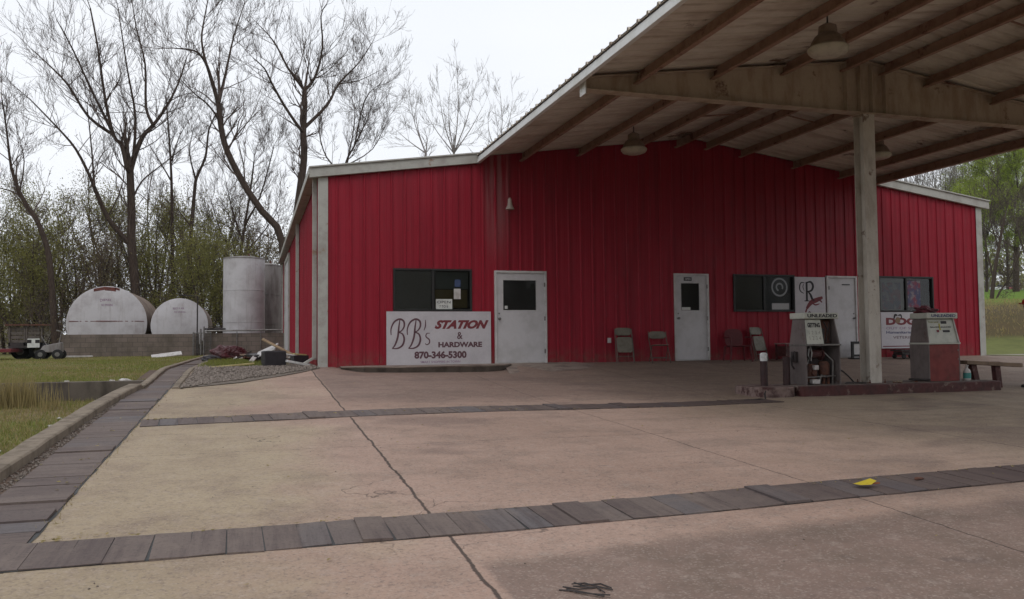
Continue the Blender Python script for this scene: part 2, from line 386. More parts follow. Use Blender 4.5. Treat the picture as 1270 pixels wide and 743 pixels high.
    col = n.mix(n.math('MULTIPLY', n.ramp(n.noise(1.0, 6, .7, stretch=(6, 6, .5)), .52, .72), .5), col, (.24, .20, .18))
    col = n.mix(n.ramp(n.math('ADD', n.noise(3.5, 7, .75), n.math('MULTIPLY', X[2], .02)), .70, .78), col, (.15, .06, .045))
    MT['tank'] = n.done(col, .55, 0, .3)
    MT['tankside'] = worn('rust_stained_tank_side', (.22, .165, .13), (.12, .08, .06), 1.6, .75, rust=.5, stretch=(1, .5, 1))
    MT['tankdark'] = worn('weathered_grey_tank', (.26, .24, .23), (.15, .13, .12), 1.2, .75, stretch=(3, 3, .5))
    MT['tankrust'] = worn('rust_patch', (.17, .05, .04), (.09, .04, .035), 8, .85)
    n = NT('bark'); col = n.mix(n.ramp(n.noise(7, 6, .7, stretch=(2, 2, .5)), .35, .7), (.075, .054, .043), (.040, .028, .022)); n.bump(n.noise(22, 5, .7, stretch=(2, 2, .4)), .7, .03); MT['bark'] = n.done(col, .95, 0, .1)
    MT['twig'] = flat('twig_bark', (.10, .074, .062), .9, 0, .1)
    MT['hazetwig'] = flat('hazed_twig_bark', (.20, .175, .165), .9, 0, .1)  # paler than the near twigs, distance haze put into the colour
    def leaf(nm, c1, c2):
        n = NT(nm); g = n.n.new('ShaderNodeNewGeometry'); col = n.mix(g.outputs['Random Per Island'], c1, c2)
        n.b.inputs['Subsurface Weight'].default_value = 0
        tl = n.n.new('ShaderNodeBsdfTranslucent'); n.link(col, tl.inputs[0]); ms = n.n.new('ShaderNodeMixShader'); ms.inputs[0].default_value = .45
        m = n.done(col, .8, 0, .15); n.link(n.b.outputs[0], ms.inputs[1]); n.link(tl.outputs[0], ms.inputs[2]); n.link(ms.outputs[0], n.n['Material Output'].inputs[0]); return m
    MT['leaf'] = leaf('young_olive_leaves', (.27, .26, .08), (.16, .15, .052))
    MT['leafdark'] = leaf('brown_olive_brush', (.20, .165, .085), (.12, .095, .055))  # brush tone lightened to stand in for haze over the woods
    MT['leafbright'] = leaf('fresh_spring_leaves', (.38, .46, .07), (.22, .27, .05))
    MT['grass'] = leaf('grass_blades', (.26, .28, .07), (.15, .16, .045))
    MT['drygrass'] = leaf('dry_grass_blades', (.40, .32, .15), (.24, .195, .09))
    n = NT('gravel_stone'); g = n.n.new('ShaderNodeNewGeometry'); MT['stone'] = n.done(n.mix(g.outputs['Random Per Island'], (.25, .205, .175), (.11, .088, .072)), .9)
    MT['gravelbed'] = worn('gravel_bed', (.19, .155, .125), (.11, .088, .07), 14, .95, bump=.6)
    MT['tarp'] = worn('dark_red_tarp', (.085, .018, .022), (.05, .015, .016), 4, .45)
    MT['brownwood'] = worn('weathered_board', (.24, .17, .12), (.13, .09, .065), 6, .85, stretch=(1, 4, 1))
    MT['yellowboard'] = worn('yellow_board', (.50, .42, .18), (.38, .30, .13), 8, .6)
    MT['offwhite'] = worn('dirty_white', (.55, .52, .50), (.38, .35, .32), 7, .6)
    MT['cardboard'] = worn('tan_cardboard', (.42, .32, .20), (.30, .22, .14), 8, .8)
    MT['darkbox'] = worn('dark_plastic', (.028, .022, .026), (.018, .015, .018), 8, .5)
    MT['yellow'] = flat('yellow_paper', (.50, .38, .03), .6)
    MT['orange'] = flat('brown_paper_edge', (.25, .07, .02), .7)
    MT['teal'] = flat('teal_plastic', (.05, .22, .20), .5)
    MT['denim'] = flat('dark_trousers', (.025, .022, .028), .9)
    MT['jacket'] = flat('grey_jacket', (.06, .055, .06), .9)
    MT['skin'] = flat('skin', (.42, .24, .17), .6)
    MT['cap'] = flat('red_cap_cloth', (.36, .03, .02), .8)
    MT['shoe'] = flat('dark_shoe', (.02, .015, .014), .6)
    MT['hair'] = flat('brown_hair', (.05, .03, .02), .8)
    MT['redchair'] = worn('faded_red_plastic', (.12, .016, .02), (.08, .014, .017), 7, .5)
    MT['housewall'] = worn('pale_house_siding', (.40, .36, .30), (.28, .24, .20), 2, .8)
    MT['houseroof'] = worn('brown_shingle', (.10, .075, .06), (.06, .045, .04), 5, .9)
    MT['tyre'] = flat('tyre_rubber', (.02, .019, .019), .9)
    MT['redpaint'] = worn('dull_red_paint', (.16, .02, .025), (.10, .02, .02), 6, .5)
    MT['carwhite'] = flat('white_car_paint', (.6, .6, .62), .3)
    MT['carred'] = flat('red_car_paint', (.30, .03, .03), .3)
    MT['cone'] = flat('poster_navy', (.035, .04, .09), .6)
    n = NT('asphalt_lot'); col = n.mix(n.ramp(n.noise(.8, 6), .4, .7), (.24, .21, .18), (.17, .145, .125)); n.bump(n.noise(40, 3), .3, .01); MT['lot'] = n.done(col, .9)
init_materials()

# ------------------------------------------------------------------ lettering
def text_mesh(s, x0, x1, z0, z1, y, mat, parent, name='lettering', shear=0, bold=0, thick=.002, slope=None):
    c = bpy.data.curves.new('t', 'FONT'); c.body = s; c.size = 1; c.shear = shear; c.offset = bold; c.resolution_u = 3
    o = bpy.data.objects.new('t', c); COL.objects.link(o)
    dg = bpy.context.evaluated_depsgraph_get(); me = bpy.data.meshes.new_from_object(o.evaluated_get(dg))
    bpy.data.objects.remove(o, do_unlink=True); bpy.data.curves.remove(c)
    co = [v.co.copy() for v in me.vertices]; fs = [tuple(p.vertices) for p in me.polygons]; bpy.data.meshes.remove(me)
    ax0 = min(v.x for v in co); ax1 = max(v.x for v in co); az0 = min(v.y for v in co); az1 = max(v.y for v in co)
    m = MB()
    yy = (lambda z: y) if slope is None else slope
    for v in co:
        z = z0+(v.y-az0)/(az1-az0)*(z1-z0); m.P((x0+(v.x-ax0)/(ax1-ax0)*(x1-x0), yy(z), z))
    for f in fs: m.face(f)
    me = bpy.data.meshes.new(name); o = wloc(parent)
    me.from_pydata([(a-o[0], b-o[1], c2-o[2]) for a, b, c2 in m.v], [], m.f); me.materials.append(mat)
    ob = bpy.data.objects.new(name, me); COL.objects.link(ob); ob.parent = parent
    return ob
def catmull(p, k=8):
    q = [p[0]]+list(p)+[p[-1]]; out = []
    for i in range(1, len(q)-2):
        for j in range(k):
            t = j/k; out.append(tuple(.5*((2*q[i][d])+(-q[i-1][d]+q[i+1][d])*t+(2*q[i-1][d]-5*q[i][d]+4*q[i+1][d]-q[i+2][d])*t*t+(-q[i-1][d]+3*q[i][d]-3*q[i+1][d]+q[i+2][d])*t**3) for d in range(2)))
    out.append(tuple(p[-1])); return out
def ribbon(m, pts, w, y, k=8, taper=True):
    """flat brush stroke in the x-z plane"""
    P = catmull(pts, k); n = len(P); L = []; Q = []
    for i, (x, z) in enumerate(P):
        a = P[max(i-1, 0)]; b = P[min(i+1, n-1)]; dx, dz = b[0]-a[0], b[1]-a[1]; l = math.hypot(dx, dz) or 1
        t = i/(n-1); ww = w*(.45+.55*math.sin(math.pi*min(1, max(0, t)))) if taper else w
        L.append(m.P((x-dz/l*ww/2, y, z+dx/l*ww/2))); Q.append(m.P((x+dz/l*ww/2, y, z-dx/l*ww/2)))
    for i in range(n-1): m.face([L[i], Q[i], Q[i+1], L[i+1]])
    return m

# ------------------------------------------------------------------ ground
def hill(x, y):
    """rise of the grass bank and field to the right of the building"""
    d = (x+10.6)*.60+(y+18.9)*.80     # distance along the view towards the bank
    if x < 14: return 0
    w = sstep(14, 24, x)
    z = -.3 + 2.55*sstep(43, 60, d) + 4.6*max(0, min(1, (d-60)/70))+ .04*max(0, min(150, d-130))
    return z*w
def terrain_z(x, y):
    z = gz(max(-12.5, min(x, 30)), y) - .06
    if y < -2.7 and x < -12.4:
        z = gz(-12, y)-.06-.22*sstep(-12.5, -12.9, x) if y > -30 else gz(-12, y)-.2
    elif y >= -2.7 and x < -12.3: z = -.13+.12*sstep(-2.7, 14, y)+.02*math.sin(x*1.3)*math.cos(y*.9)
    elif -12.3 < x < -9.17 and y > -4.1: z = min(z, -.03)
    if x > 14: z = z*(1-sstep(14, 20, x)) + (hill(x, y)-.06)*sstep(14, 20, x) if y > -12 else z
    if y > 60: z += 0
    return z
def build_ground():
    xs = sorted(set([-900, -500, -250, -150, -100, -70, -50, -40, -32]+[round(-28+i*.8, 3) for i in range(17)]+[-14.2, -13.6, -13.2, -12.95, -12.8, -12.6, -12.5, -12.42, -12.35, -12.29, -11.9]+[round(-11+i*1.5, 3) for i in range(18)]+[18+i*3 for i in range(30)]+[115, 130, 150, 200, 300, 500, 900]))
    ys = sorted(set([-900, -400, -150, -80, -50, -40, -30]+[-24+i*1.2 for i in range(15)]+[-6, -5, -4, -3.2, -2.78, -2.68, -2.4, -1, 0]+[1.5*i for i in range(1, 16)]+[26, 30, 34, 38, 42, 46, 50, 55, 60, 66, 72, 80, 90, 100, 110, 120, 130, 145, 160, 180, 200, 240, 300, 400, 600, 900]))
    m = MB()
    for y in ys:
        for x in xs: m.P((x, y, terrain_z(x, y)))
    n = len(xs)
    for j in range(len(ys)-1):
        for i in range(n-1):
            cx = (xs[i]+xs[i+1])/2; m.cm = 1 if cx > 17 and ys[j] > -12 else 0
            m.face([j*n+i, j*n+i+1, (j+1)*n+i+1, (j+1)*n+i])
    o = m.build('ground', [MT['soil'], MT['field']], smooth=True); tag(o, kind='structure')
    # concrete apron
    m = MB(); x0, x1, y0, y1 = -11.87, 30, -30, .12; nx, ny = 170, 150
    for j in range(ny+1):
        for i in range(nx+1):
            x = x0+(x1-x0)*(i/nx)**1.25; y = y0+(y1-y0)*j/ny; m.P((x, y, gz(x, y)+.0015*math.sin(x*3.1+y*1.7)))
    for j in range(ny):
        for i in range(nx): m.face([j*(nx+1)+i, j*(nx+1)+i+1, (j+1)*(nx+1)+i+1, (j+1)*(nx+1)+i])
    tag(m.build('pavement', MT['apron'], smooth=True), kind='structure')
    m = MB(); z_ = lambda y: gz(-12, y)+.001
    m.quad((-14.5, -22, z_(-22)), (-11.87, -22, z_(-22)), (-11.87, -13.67, z_(-13.67)), (-12.6, -13.67, z_(-13.67)))
    tag(m.build('pavement', MT['apron']), kind='structure')
    m = MB()   # asphalt lot to the right of the building
    for j in range(13):
        for i in range(13):
            x = 9.4+i*1.5; y = -.05+j*1.2; m.P((x, y, gz(x, min(y, 0))*1.0+.012 if x < 30 else 0))
    for j in range(12):
        for i in range(12): m.face([j*13+i, j*13+i+1, (j+1)*13+i+1, (j+1)*13+i])
    tag(m.build('parking_lot', MT['lot'], smooth=True), kind='structure')
    m = MB(); m.box(9.3, 45, 14.4, 14.65, -.5, -.12); 
    tag(m.build('road_kerb', MT['kerb'], bevel=.02), kind='structure')
    # raised walk at the wall foot, broken front edge
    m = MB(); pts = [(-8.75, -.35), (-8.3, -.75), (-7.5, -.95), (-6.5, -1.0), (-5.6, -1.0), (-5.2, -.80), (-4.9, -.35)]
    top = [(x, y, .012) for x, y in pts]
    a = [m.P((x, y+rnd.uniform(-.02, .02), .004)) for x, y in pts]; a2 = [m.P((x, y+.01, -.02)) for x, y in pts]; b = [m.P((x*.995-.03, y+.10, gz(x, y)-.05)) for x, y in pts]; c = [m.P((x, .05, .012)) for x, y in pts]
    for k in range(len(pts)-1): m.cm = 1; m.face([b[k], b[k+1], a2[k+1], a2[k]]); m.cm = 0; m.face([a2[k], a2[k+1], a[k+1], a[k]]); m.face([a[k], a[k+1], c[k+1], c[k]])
    tag(m.build('sidewalk', [MT['walk'], MT['retain']]), kind='structure')  # dark dirty face also stands in for the shadow line under the edge
    # concrete ramp in front of the left door
    m = MB(); 
    A = [(-5.3, -1.5), (-4.4, -1.75), (-3.4, -1.3), (-2.9, -.5)]
    f0 = [m.P((x, y, gz(x, y)+.004)) for x, y in A]; f1 = [m.P((x, -.02, .015)) for x, y in ((-5.0, 0), (-4.5, 0), (-3.7, 0), (-3.2, 0))]
    for k in range(3): m.face([f0[k], f0[k+1], f1[k+1], f1[k]])
    tag(m.build('ramp', MT['walk']), kind='structure')
    # gravel strip by the left wall
    m = MB()
    G = [(-11.72, -4.0), (-11.2, -3.6), (-10.75, -3.2), (-10.1, -2.2), (-9.6, -1.3), (-9.2, -.42), (-9.17, .05)]
    for (xa, ya), (xb, yb) in zip(G, G[1:]):
        c_ = [m.P((xa, ya, gz(xa, ya)+.012)), m.P((xb, yb, gz(xb, yb)+.012)), m.P((xb, .05, .012)), m.P((xa, .05, .012))]; m.face(c_)
    m.face([m.P(p_) for p_ in ((-11.72, .05, .012), (-9.17, .05, .012), (-9.17, 22, .012), (-11.72, 22, .012))])
    tag(m.build('gravel_bed', MT['gravelbed']), kind='structure')
build_ground()

def trench_cover(name, label, p0, p1, width, pw, seed, lip=1.):
    """boards laid side by side over a trench running from p0 to p1"""
    r = random.Random(seed); m = MB(); p0 = Vector(p0).to_3d(); p1 = Vector(p1).to_3d(); d = (p1-p0); L = d.length; d.normalize(); n = Vector((-d.y, d.x, 0))
    s = 0
    while s < L:
        w = pw*r.uniform(.88, 1.14); o0 = r.uniform(-.010, .010); lift = r.uniform(0, .004) + (r.random() < .06)*.012; tl = r.uniform(-.003, .003)
        q_ = r.uniform(.002, .0045); sk = r.uniform(-.012, .012); c = [p0+d*(s+q_+sk)+n*(-width/2+o0), p0+d*(s+w-q_+sk)+n*(-width/2+o0+r.uniform(-.008, .008)), p0+d*(s+w-q_)+n*(width/2+o0), p0+d*(s+q_)+n*(width/2+o0)]
        hs = [lift+tl, lift-tl, lift-tl, lift+tl]
        def g(p): return gz(max(p.x, -11.8), p.y) if p.y < 0 else 0.0
        m.hexa([(p.x, p.y, g(p)-.02) for p in c], [(p.x, p.y, g(p)+.007+h) for p, h in zip(c, hs)])
        s += w
    o = m.build(name, MT['plank_along_x' if abs(d.y) > .5 else 'plank_along_y']); tag(o, label, 'trench cover')
    e = MB(); k = int(L/.5)   # black strip painting the shaded gap along the trench lips, with broken edges
    bed = MB(); pb = None  # black sheet under the boards paints shade into their gaps
    for i in range(k+1):
        q = p0+d*(L*i/k); c = tuple(bed.P((v.x, v.y, (gz(max(v.x, -11.8), v.y) if v.y < 0 else 0)+.0028)) for v in (q-n*(width/2-.01), q+n*(width/2-.01)))
        if pb: bed.face([pb[0], pb[1], c[1], c[0]])
        pb = c
    bed.build('gap_shade_bed', MT['black'], o)
    prev = None
    for i in range(k*3+1):
        q = p0+d*(L*i/(k*3)); far = 1 if abs(d.x) > .5 else -1
        a_ = q+n*(far*(width/2+lip*r.uniform(.006, .022))); b_ = q-n*(far*(width/2+r.uniform(.0, .006)))
        c = tuple(e.P((v.x, v.y, (gz(max(v.x, -11.8), v.y) if v.y < 0 else 0)+.0035)) for v in (a_, b_))
        if prev: e.face([prev[0], prev[1], c[1], c[0]])
        prev = c
    e.build('gap_shade_strip', MT['black'], o)
    return o
trench_cover('trench_cover', 'wide grey-purple plank trench cover running back from the left foreground beside the thick kerb', (-12.13, -13.12), (-12.13, -4.2), .50, .30, 1)
trench_cover('trench_cover', 'narrow far stretch of plank trench cover between the two thin kerbs leading to the gate', (-12.05, -4.18), (-12.07, 19.3), .36, .34, 4)
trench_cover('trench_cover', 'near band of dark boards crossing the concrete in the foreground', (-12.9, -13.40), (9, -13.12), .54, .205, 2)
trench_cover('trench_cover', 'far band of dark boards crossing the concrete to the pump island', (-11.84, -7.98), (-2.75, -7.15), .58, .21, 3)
m = MB()   # dark soil bed under the long trench cover
m.quad((-12.60, -20, gz(-12, -20)-.004), (-11.86, -20, gz(-12, -20)-.004), (-11.86, 0, -.004), (-12.60, 0, -.004)); m.quad((-12.35, 0, -.004), (-11.86, 0, -.004), (-11.86, 19.5, -.004), (-12.35, 19.5, -.004))
tag(m.build('soil_strip', worn('trench_soil', (.13, .085, .06), (.07, .045, .035), 9, .95, bump=.5)), kind='structure')
# left kerb, slightly curved and chipped
def kerb_run(pts, w, h, name='kerb'):
    m = MB(); prev = None
    for k, (x, y) in enumerate(pts):
        z = (gz(-12, y) if y < 0 else 0)
        j = rnd.uniform(-.012, .012); q = [m.P((x+j-w, y, z-.5)), m.P((x+j-w, y, z+h-.01)), m.P((x+j-w+.02, y, z+h)), m.P((x+j-.015, y, z+h)), m.P((x+j, y, z+h-.015)), m.P((x+j*.5, y, z-.05))]
        if prev:
            for i in range(5): m.face([prev[i], prev[i+1], q[i+1], q[i]])
        else: m.face(q[::-1])
        prev = q
    m.face(prev); return tag(m.build(name, MT['kerb'], smooth=True), kind='structure')
def kx(y):
    T = [(-21, -12.60), (-11.2, -12.52), (-9, -12.50), (-7, -12.46), (-5.2, -12.40), (-3.9, -12.30)]
    for (a, b), (c, d) in zip(T, T[1:]):
        if a <= y <= c: return b+(d-b)*(y-a)/(c-a)
    return -12.3
kerb_run([(kx(y), y) for y in [-20+.5*i for i in range(33)]]+[(-12.30, -3.9)], .21, .09)
kerb_run([(-12.27, -3.85+.9*i) for i in range(26)], .12, .05)
kerb_run([(-11.74, -4.0+1.0*i) for i in range(23)], .11, .03)
# retaining wall on the left
t = MB(); t.box(-60, -12.40, -2.85, -2.6, -1.2, -.10)
o = t.build('retaining_wall', MT['retain'], bevel=.01); tag(o, 'low stained concrete retaining wall holding up the upper grass on the left', 'retaining wall')

# ------------------------------------------------------------------ building
RZ = lambda x: 5.60-.1375*abs(x)      # underside of the roof
HW = 9.17; BL = 22.0; RB = .305
def siding(m, u0, u1, top, holes, place, rib=.3048, hgt=.026):
    """ribbed sheet: u along the wall, place(u, out, z) -> point; holes (u0,u1,z0,z1)"""
    br = {u0, u1}
    u = math.floor(u0/rib)*rib
    while u < u1+rib:
        for d in (0, .018, .048, .066, .14, .155, .215, .23):
            if u0 < u+d < u1: br.add(round(u+d, 4))
        u += rib
    for h in holes:
        for k in (0, 1): br.add(h[k])
    br = sorted(br)
    def out(u):
        f = u-math.floor(u/rib+1e-6)*rib; f = 0 if abs(f-rib) < 1e-3 else f
        if f < .018: return hgt*f/.018
        if f <= .048: return hgt
        if f < .066: return hgt*(.066-f)/.018
        if .15 < f < .22: return .004
        return 0
    for a, b in zip(br, br[1:]):
        mid = (a+b)/2; zs = [(-.02, None)]
        hs = sorted([h for h in holes if h[0] < mid < h[1]], key=lambda h: h[2]); z = -.02; segs = []
        for h in hs:
            if h[2] > z: segs.append((z, h[2], h[2]))
            z = h[3]
        segs.append((z, top(a), top(b)))
        for s0, ta, tb in segs: m.quad(place(a, out(a), s0), place(b, out(b), s0), place(b, out(b), tb), place(a, out(a), ta))
    return m
bld = thing('metal_building', 'long low red ribbed metal store building with white corner trim', 'store building', (0, 0, 0))
holes = [(-7.56, -5.74, 1.22, 2.17), (-5.17, -3.95, -.1, 2.13), (-.53, .38, -.1, 2.13), (1.13, 2.95, 1.22, 2.17), (5.60, 7.43, 1.22, 2.17), (3.95, 4.85, -.1, 2.13)]
wall = siding(MB(), -HW, HW, lambda x: RZ(x)+.0, holes, lambda u, o, z: (u, -o, z)).build('front_wall', MT['red'], bld)
m = MB()
siding(m, 0, BL, lambda y: RZ(HW), [(14.8, 18.6, -.1, 3.85)], lambda u, o, z: (-HW-o, u, z)); m.build('side_wall', MT['red'], bld)
m = MB(); siding(m, 0, BL, lambda y: RZ(HW), [], lambda u, o, z: (HW+o, u, z)); m.build('side_wall', MT['red'], bld)
m = MB(); siding(m, -HW, HW, lambda x: RZ(x), [], lambda u, o, z: (u, BL+o, z)); m.build('rear_wall', MT['red'], bld)
m = MB(); m.quad((-HW+.02, .3, .02), (HW-.02, .3, .02), (HW-.02, BL-.05, .02), (-HW+.02, BL-.05, .02)); m.quad((-9, 2.6, 0), (9, 2.6, 0), (9, 2.6, 4), (-9, 2.6, 4)); m.build('interior', flat('dim_interior', (.06, .05, .045), .9), bld)
# roof sheets with ribs down the slope
def rib_roof(m, xa, xb, y0, y1, zf, th=.0, rib=.3048, h=.035):
    y = y0; prev = None
    prof = []
    while y < y1:
        for d, o in ((0, 0), (.02, h), (.05, h), (.07, 0)):
            if y+d <= y1: prof.append((y+d, o))
        y += rib
    prof.append((y1, 0))
    for (ya, oa), (yb, ob) in zip(prof, prof[1:]):
        m.quad((xa, ya, zf(xa)+oa), (xb, ya, zf(xb)+oa), (xb, yb, zf(xb)+ob), (xa, yb, zf(xa)+ob))
zr = lambda x: RZ(x)+.045
m = MB(); rib_roof(m, -9.42, 0, -.14, BL+.1, zr); rib_roof(m, 0, 9.42, -.14, BL+.1, zr); m.build('roof', MT['roof'], bld)
for sgn in (-1, 1):   # rake trim along the gable, outside the canopy
    m = MB(); a, b = 9.40, 5.56
    m.prism_y([(sgn*a, RZ(a)-.17), (sgn*b, RZ(b)-.17), (sgn*b, RZ(b)+.04), (sgn*a, RZ(a)+.04)] if sgn < 0 else [(b, RZ(b)-.17), (a, RZ(a)-.17), (a, RZ(a)+.04), (b, RZ(b)+.04)], -.125, -.03)
    m.prism_y([(sgn*a, RZ(a)+.04), (sgn*b, RZ(b)+.04), (sgn*b, RZ(b)+.075), (sgn*a, RZ(a)+.075)] if sgn < 0 else [(b, RZ(b)+.04), (a, RZ(a)+.04), (a, RZ(a)+.075), (b, RZ(b)+.075)], -.165, -.03)
    m.build('rake_trim', MT['trim'], bld, bevel=.006)
for sgn in (-1, 1):
    m = MB(); x0, x1 = sorted((sgn*9.19, sgn*9.42)); z = RZ(9.2)
    m.prism_y([(x0, z-.10), (x1, z-.10), (x1, z+.03), (x1-.02, z+.03), (x0+.02, z-.06), (x0, z-.06)] if sgn > 0 else [(x0, z-.12), (x1, z-.12), (x1, z+.0), (x1-.01, z), (x0+.02, z+.035), (x0, z+.035)], -.10, BL+.1)
    m.build('gutter', MT['trim'], bld)
    m = MB(); xo = sgn*(HW+.034); a, b = sorted((xo, sgn*(HW-.17))); m.box(a, b, -.036, -.028, -.01, RZ(HW)-.10)
    a, b = sorted((xo, xo-sgn*.008)); m.box(a, b, -.028, .17, -.01, RZ(HW)-.10)
    m.build('corner_trim', MT['trim'], bld, bevel=.003)
for y in (.42, 7.9):  # downspouts and their elbows on the left wall
    m = MB(); m.box(-HW-.13, -HW-.035, y, y+.11, .15, RZ(HW)-.05); m.hexa([(-HW-.42, y-.01, .03), (-HW-.32, y-.01, .02), (-HW-.32, y+.12, .02), (-HW-.42, y+.12, .03)], [(-HW-.135, y-.01, .2), (-HW-.03, y-.01, .2), (-HW-.03, y+.12, .2), (-HW-.135, y+.12, .2)])
    m.build('downspout', MT['trim'], bld, bevel=.006)
m = MB(); m.box(-HW-.05, -HW+.0, 14.8, 18.6, 0, 3.85)
for k in range(1, 8): m.box(-HW-.058, -HW-.05, 14.85, 18.55, k*.48-.006, k*.48+.006)
m.build('garage_door', MT['white'], bld)
m = MB(); m.box(-HW-.09, -HW-.028, 14.62, 14.8, 0, 4.0); m.box(-HW-.09, -HW-.028, 18.6, 18.78, 0, 4.0); m.box(-HW-.09, -HW-.028, 14.8, 18.6, 3.85, 4.0); m.build('garage_door_frame', MT['trim'], bld)
m = MB(); m.box(-HW-.09, -HW-.028, 21.7, 22.03, 0, RZ(HW)-.1); m.build('corner_trim', MT['trim'], bld)

def door(x0, x1, ztop, wx0, wx1, wz0, wz1, knob_left=True, pane=True, label=None):
    d = MB(); fw = .05
    d.box(x0, x1, -.03, -.012, .03, wz0 if pane else ztop-fw) if not pane else None
    if pane:
        d.box(x0, wx0, -.03, .012, .03, ztop-fw); d.box(wx1, x1, -.03, .012, .03, ztop-fw); d.box(wx0, wx1, -.03, .012, .03, wz0); d.box(wx0, wx1, -.03, .012, wz1, ztop-fw)
    do = d.build('door', MT['white'], bld)
    if label: do['label'] = label
    f = MB(); f.box(x0-fw, x0, -.065, .05, 0, ztop); f.box(x1, x1+fw, -.065, .05, 0, ztop); f.box(x0, x1, -.065, .05, ztop-fw, ztop); f.box(x0, x1, -.055, .05, 0, .025); f.build('door_frame', MT['doorframe'], do, bevel=.004)
    if pane:
        p = MB(); p.quad((wx0, -.014, wz0), (wx1, -.014, wz0), (wx1, -.014, wz1), (wx0, -.014, wz1)); p.build('pane', MT['glass'], do)
        p = MB(); w = .02
        p.box(wx0-w, wx0, -.036, -.0295, wz0-w, wz1+w); p.box(wx1, wx1+w, -.036, -.0295, wz0-w, wz1+w); p.box(wx0, wx1, -.036, -.0295, wz1, wz1+w); p.box(wx0, wx1, -.036, -.0295, wz0-w, wz0); p.build('pane_frame', MT['doorframe'], do)
    if pane: q_ = MB(); q_.quad((wx0-.02, .04, wz0-.02), (wx1+.02, .04, wz0-.02), (wx1+.02, .04, wz1+.02), (wx0-.02, .04, wz1+.02)); q_.build('pane_backing', flat('pane_backing_grey', (.10, .09, .09)), do)  # grey sheet added behind the pane in place of interior and reflections
    kx = x0+.06 if knob_left else x1-.06
    k = MB(); k.lathe([(.028, 0), (.028, .008), (.012, .012), (.012, .035), (.028, .045), (.03, .06), (.018, .072)], (kx, -.03, 1.05), 12, 'y'); k.build('door_knob', MT['steel'], do, smooth=True); MB().lathe([(.02, 0), (.02, .01)], (kx, -.03, 1.17), 10, 'y').build('lock', MT['steel'], do)
    hx = x1-.012 if knob_left else x0+.012
    for z in (.28, 1.05, 1.85): MB().box(hx-.012, hx+.02, -.072, -.064, z-.05, z+.05).build('hinge', MT['steel'], do)
    return do
d1 = door(-5.15, -3.97, 2.17, -4.99, -4.18, 1.25, 1.95, label='wide white door with a large square pane beside the station sign')
m = MB(); m.box(-4.95, -4.88, -.0205, -.019, 1.28, 1.35); m.build('sticker', MT['paper'], d1)
d2 = door(-.51, .36, 2.17, -.36, .15, 1.25, 1.93, label='white door with a narrow pane between the folding chairs')
m = MB(); m.box(-.34, -.10, -.0205, -.019, 1.26, 1.33); m.build('sticker', MT['paper'], d2)
m = MB(); m.box(-.28, -.06, -.036, -.031, 1.99, 2.08); q = m.build('open_sign', MT['black'], d2); text_mesh('OPEN', -.25, -.09, 2.01, 2.06, -.038, MT['signwhite'], d2, bold=.02)
d3 = door(3.97, 4.83, 2.17, 0, 0, 0, 0, pane=False, knob_left=False, label='plain white door without a pane beside the white board with a black R')
m = MB(); m.box(4.42, 4.66, -.045, -.030, 1.93, 1.955); m.build('door_closer', MT['black'], d3)

def window(x0, x1, z0, z1, label):
    w = .045; f = MB()
    f.box(x0, x0+w, -.05, .05, z0, z1); f.box(x1-w, x1, -.05, .05, z0, z1); f.box(x0+w, x1-w, -.05, .05, z0, z0+w); f.box(x0+w, x1-w, -.05, .05, z1-w, z1); c = (x0+x1)/2; f.box(c-.03, c+.03, -.042, .04, z0+w, z1-w)
    fo = f.build('window', MT['black'], bld, bevel=.004); fo['label'] = label
    for a, b, y in ((x0+w, c-.03, .0), (c+.03, x1-w, .014)): p = MB(); p.quad((a, y, z0+w), (b, y, z0+w), (b, y, z1-w), (a, y, z1-w)); p.build('pane', MT['glass'], fo)
    s = MB(); s.box(x0+w, c-.03, .03, .034, z0+w, z1-w); s.build('insect_screen', MT['screen'], fo)
    return fo
w1 = window(-7.56, -5.74, 1.22, 2.19, 'black framed sliding window above the station sign')
def patch(x0, x1, z0, z1, mat, parent, y=.009, name='poster'):
    m = MB(); m.box(x0, x1, y, y+.0015, z0, z1); return m.build(name, mat, parent)
p1 = patch(-6.58, -6.20, 1.27, 1.50, MT['paper'], w1); text_mesh('OPEN', -6.55, -6.24, 1.40, 1.46, .006, MT['inkblack'], w1); text_mesh('7 TO 6', -6.50, -6.30, 1.30, 1.36, .006, MT['inkblack'], w1)
patch(-6.16, -6.00, 1.50, 1.74, MT['offwhite'], w1); patch(-6.14, -6.0, 1.78, 1.95, flat('blue_card', (.04, .06, .13)), w1)
patch(-6.58, -5.82, 1.30, 1.72, flat('ochre_display_card', (.16, .12, .045)), w1, .09)
patch(-6.58, -5.80, 1.74, 2.13, flat('grey_blind', (.13, .14, .13)), w1, .09, 'blind')  # blind tone raised in place of reflections on the pane
w2 = window(1.13, 2.95, 1.22, 2.18, 'black framed sliding window with a pale round decal')
for r0, r1, a0, a1 in ((.20, .245, 0, 360), (.07, .115, -30, 250)):
    m = MB(); n_ = 28; A = [R(a0+(a1-a0)*k/n_) for k in range(n_+1)]
    for k in range(n_): m.quad(*[(2.52+r*math.cos(a), .009, 1.86+r*math.sin(a)) for r, a in ((r0, A[k]), (r1, A[k]), (r1, A[k+1]), (r0, A[k+1]))])
    m.build('decal', flat('pale_decal', (.27, .28, .29)), w2)
patch(2.28, 2.80, 1.28, 1.44, flat('pale_card', (.36, .35, .35)), w2); patch(2.10, 2.90, 1.27, 2.13, flat('grey_window_back', (.09, .092, .10)), w2, .09, 'blind')  # grey backing raised in tone in place of pane reflections
w3 = window(5.60, 7.43, 1.22, 2.19, 'black framed sliding window with faded posters behind the right pump')
n = NT('faded_poster'); X = n.xyz(); a = n.noise(3.2, 3); b = n.noise(5, 4)
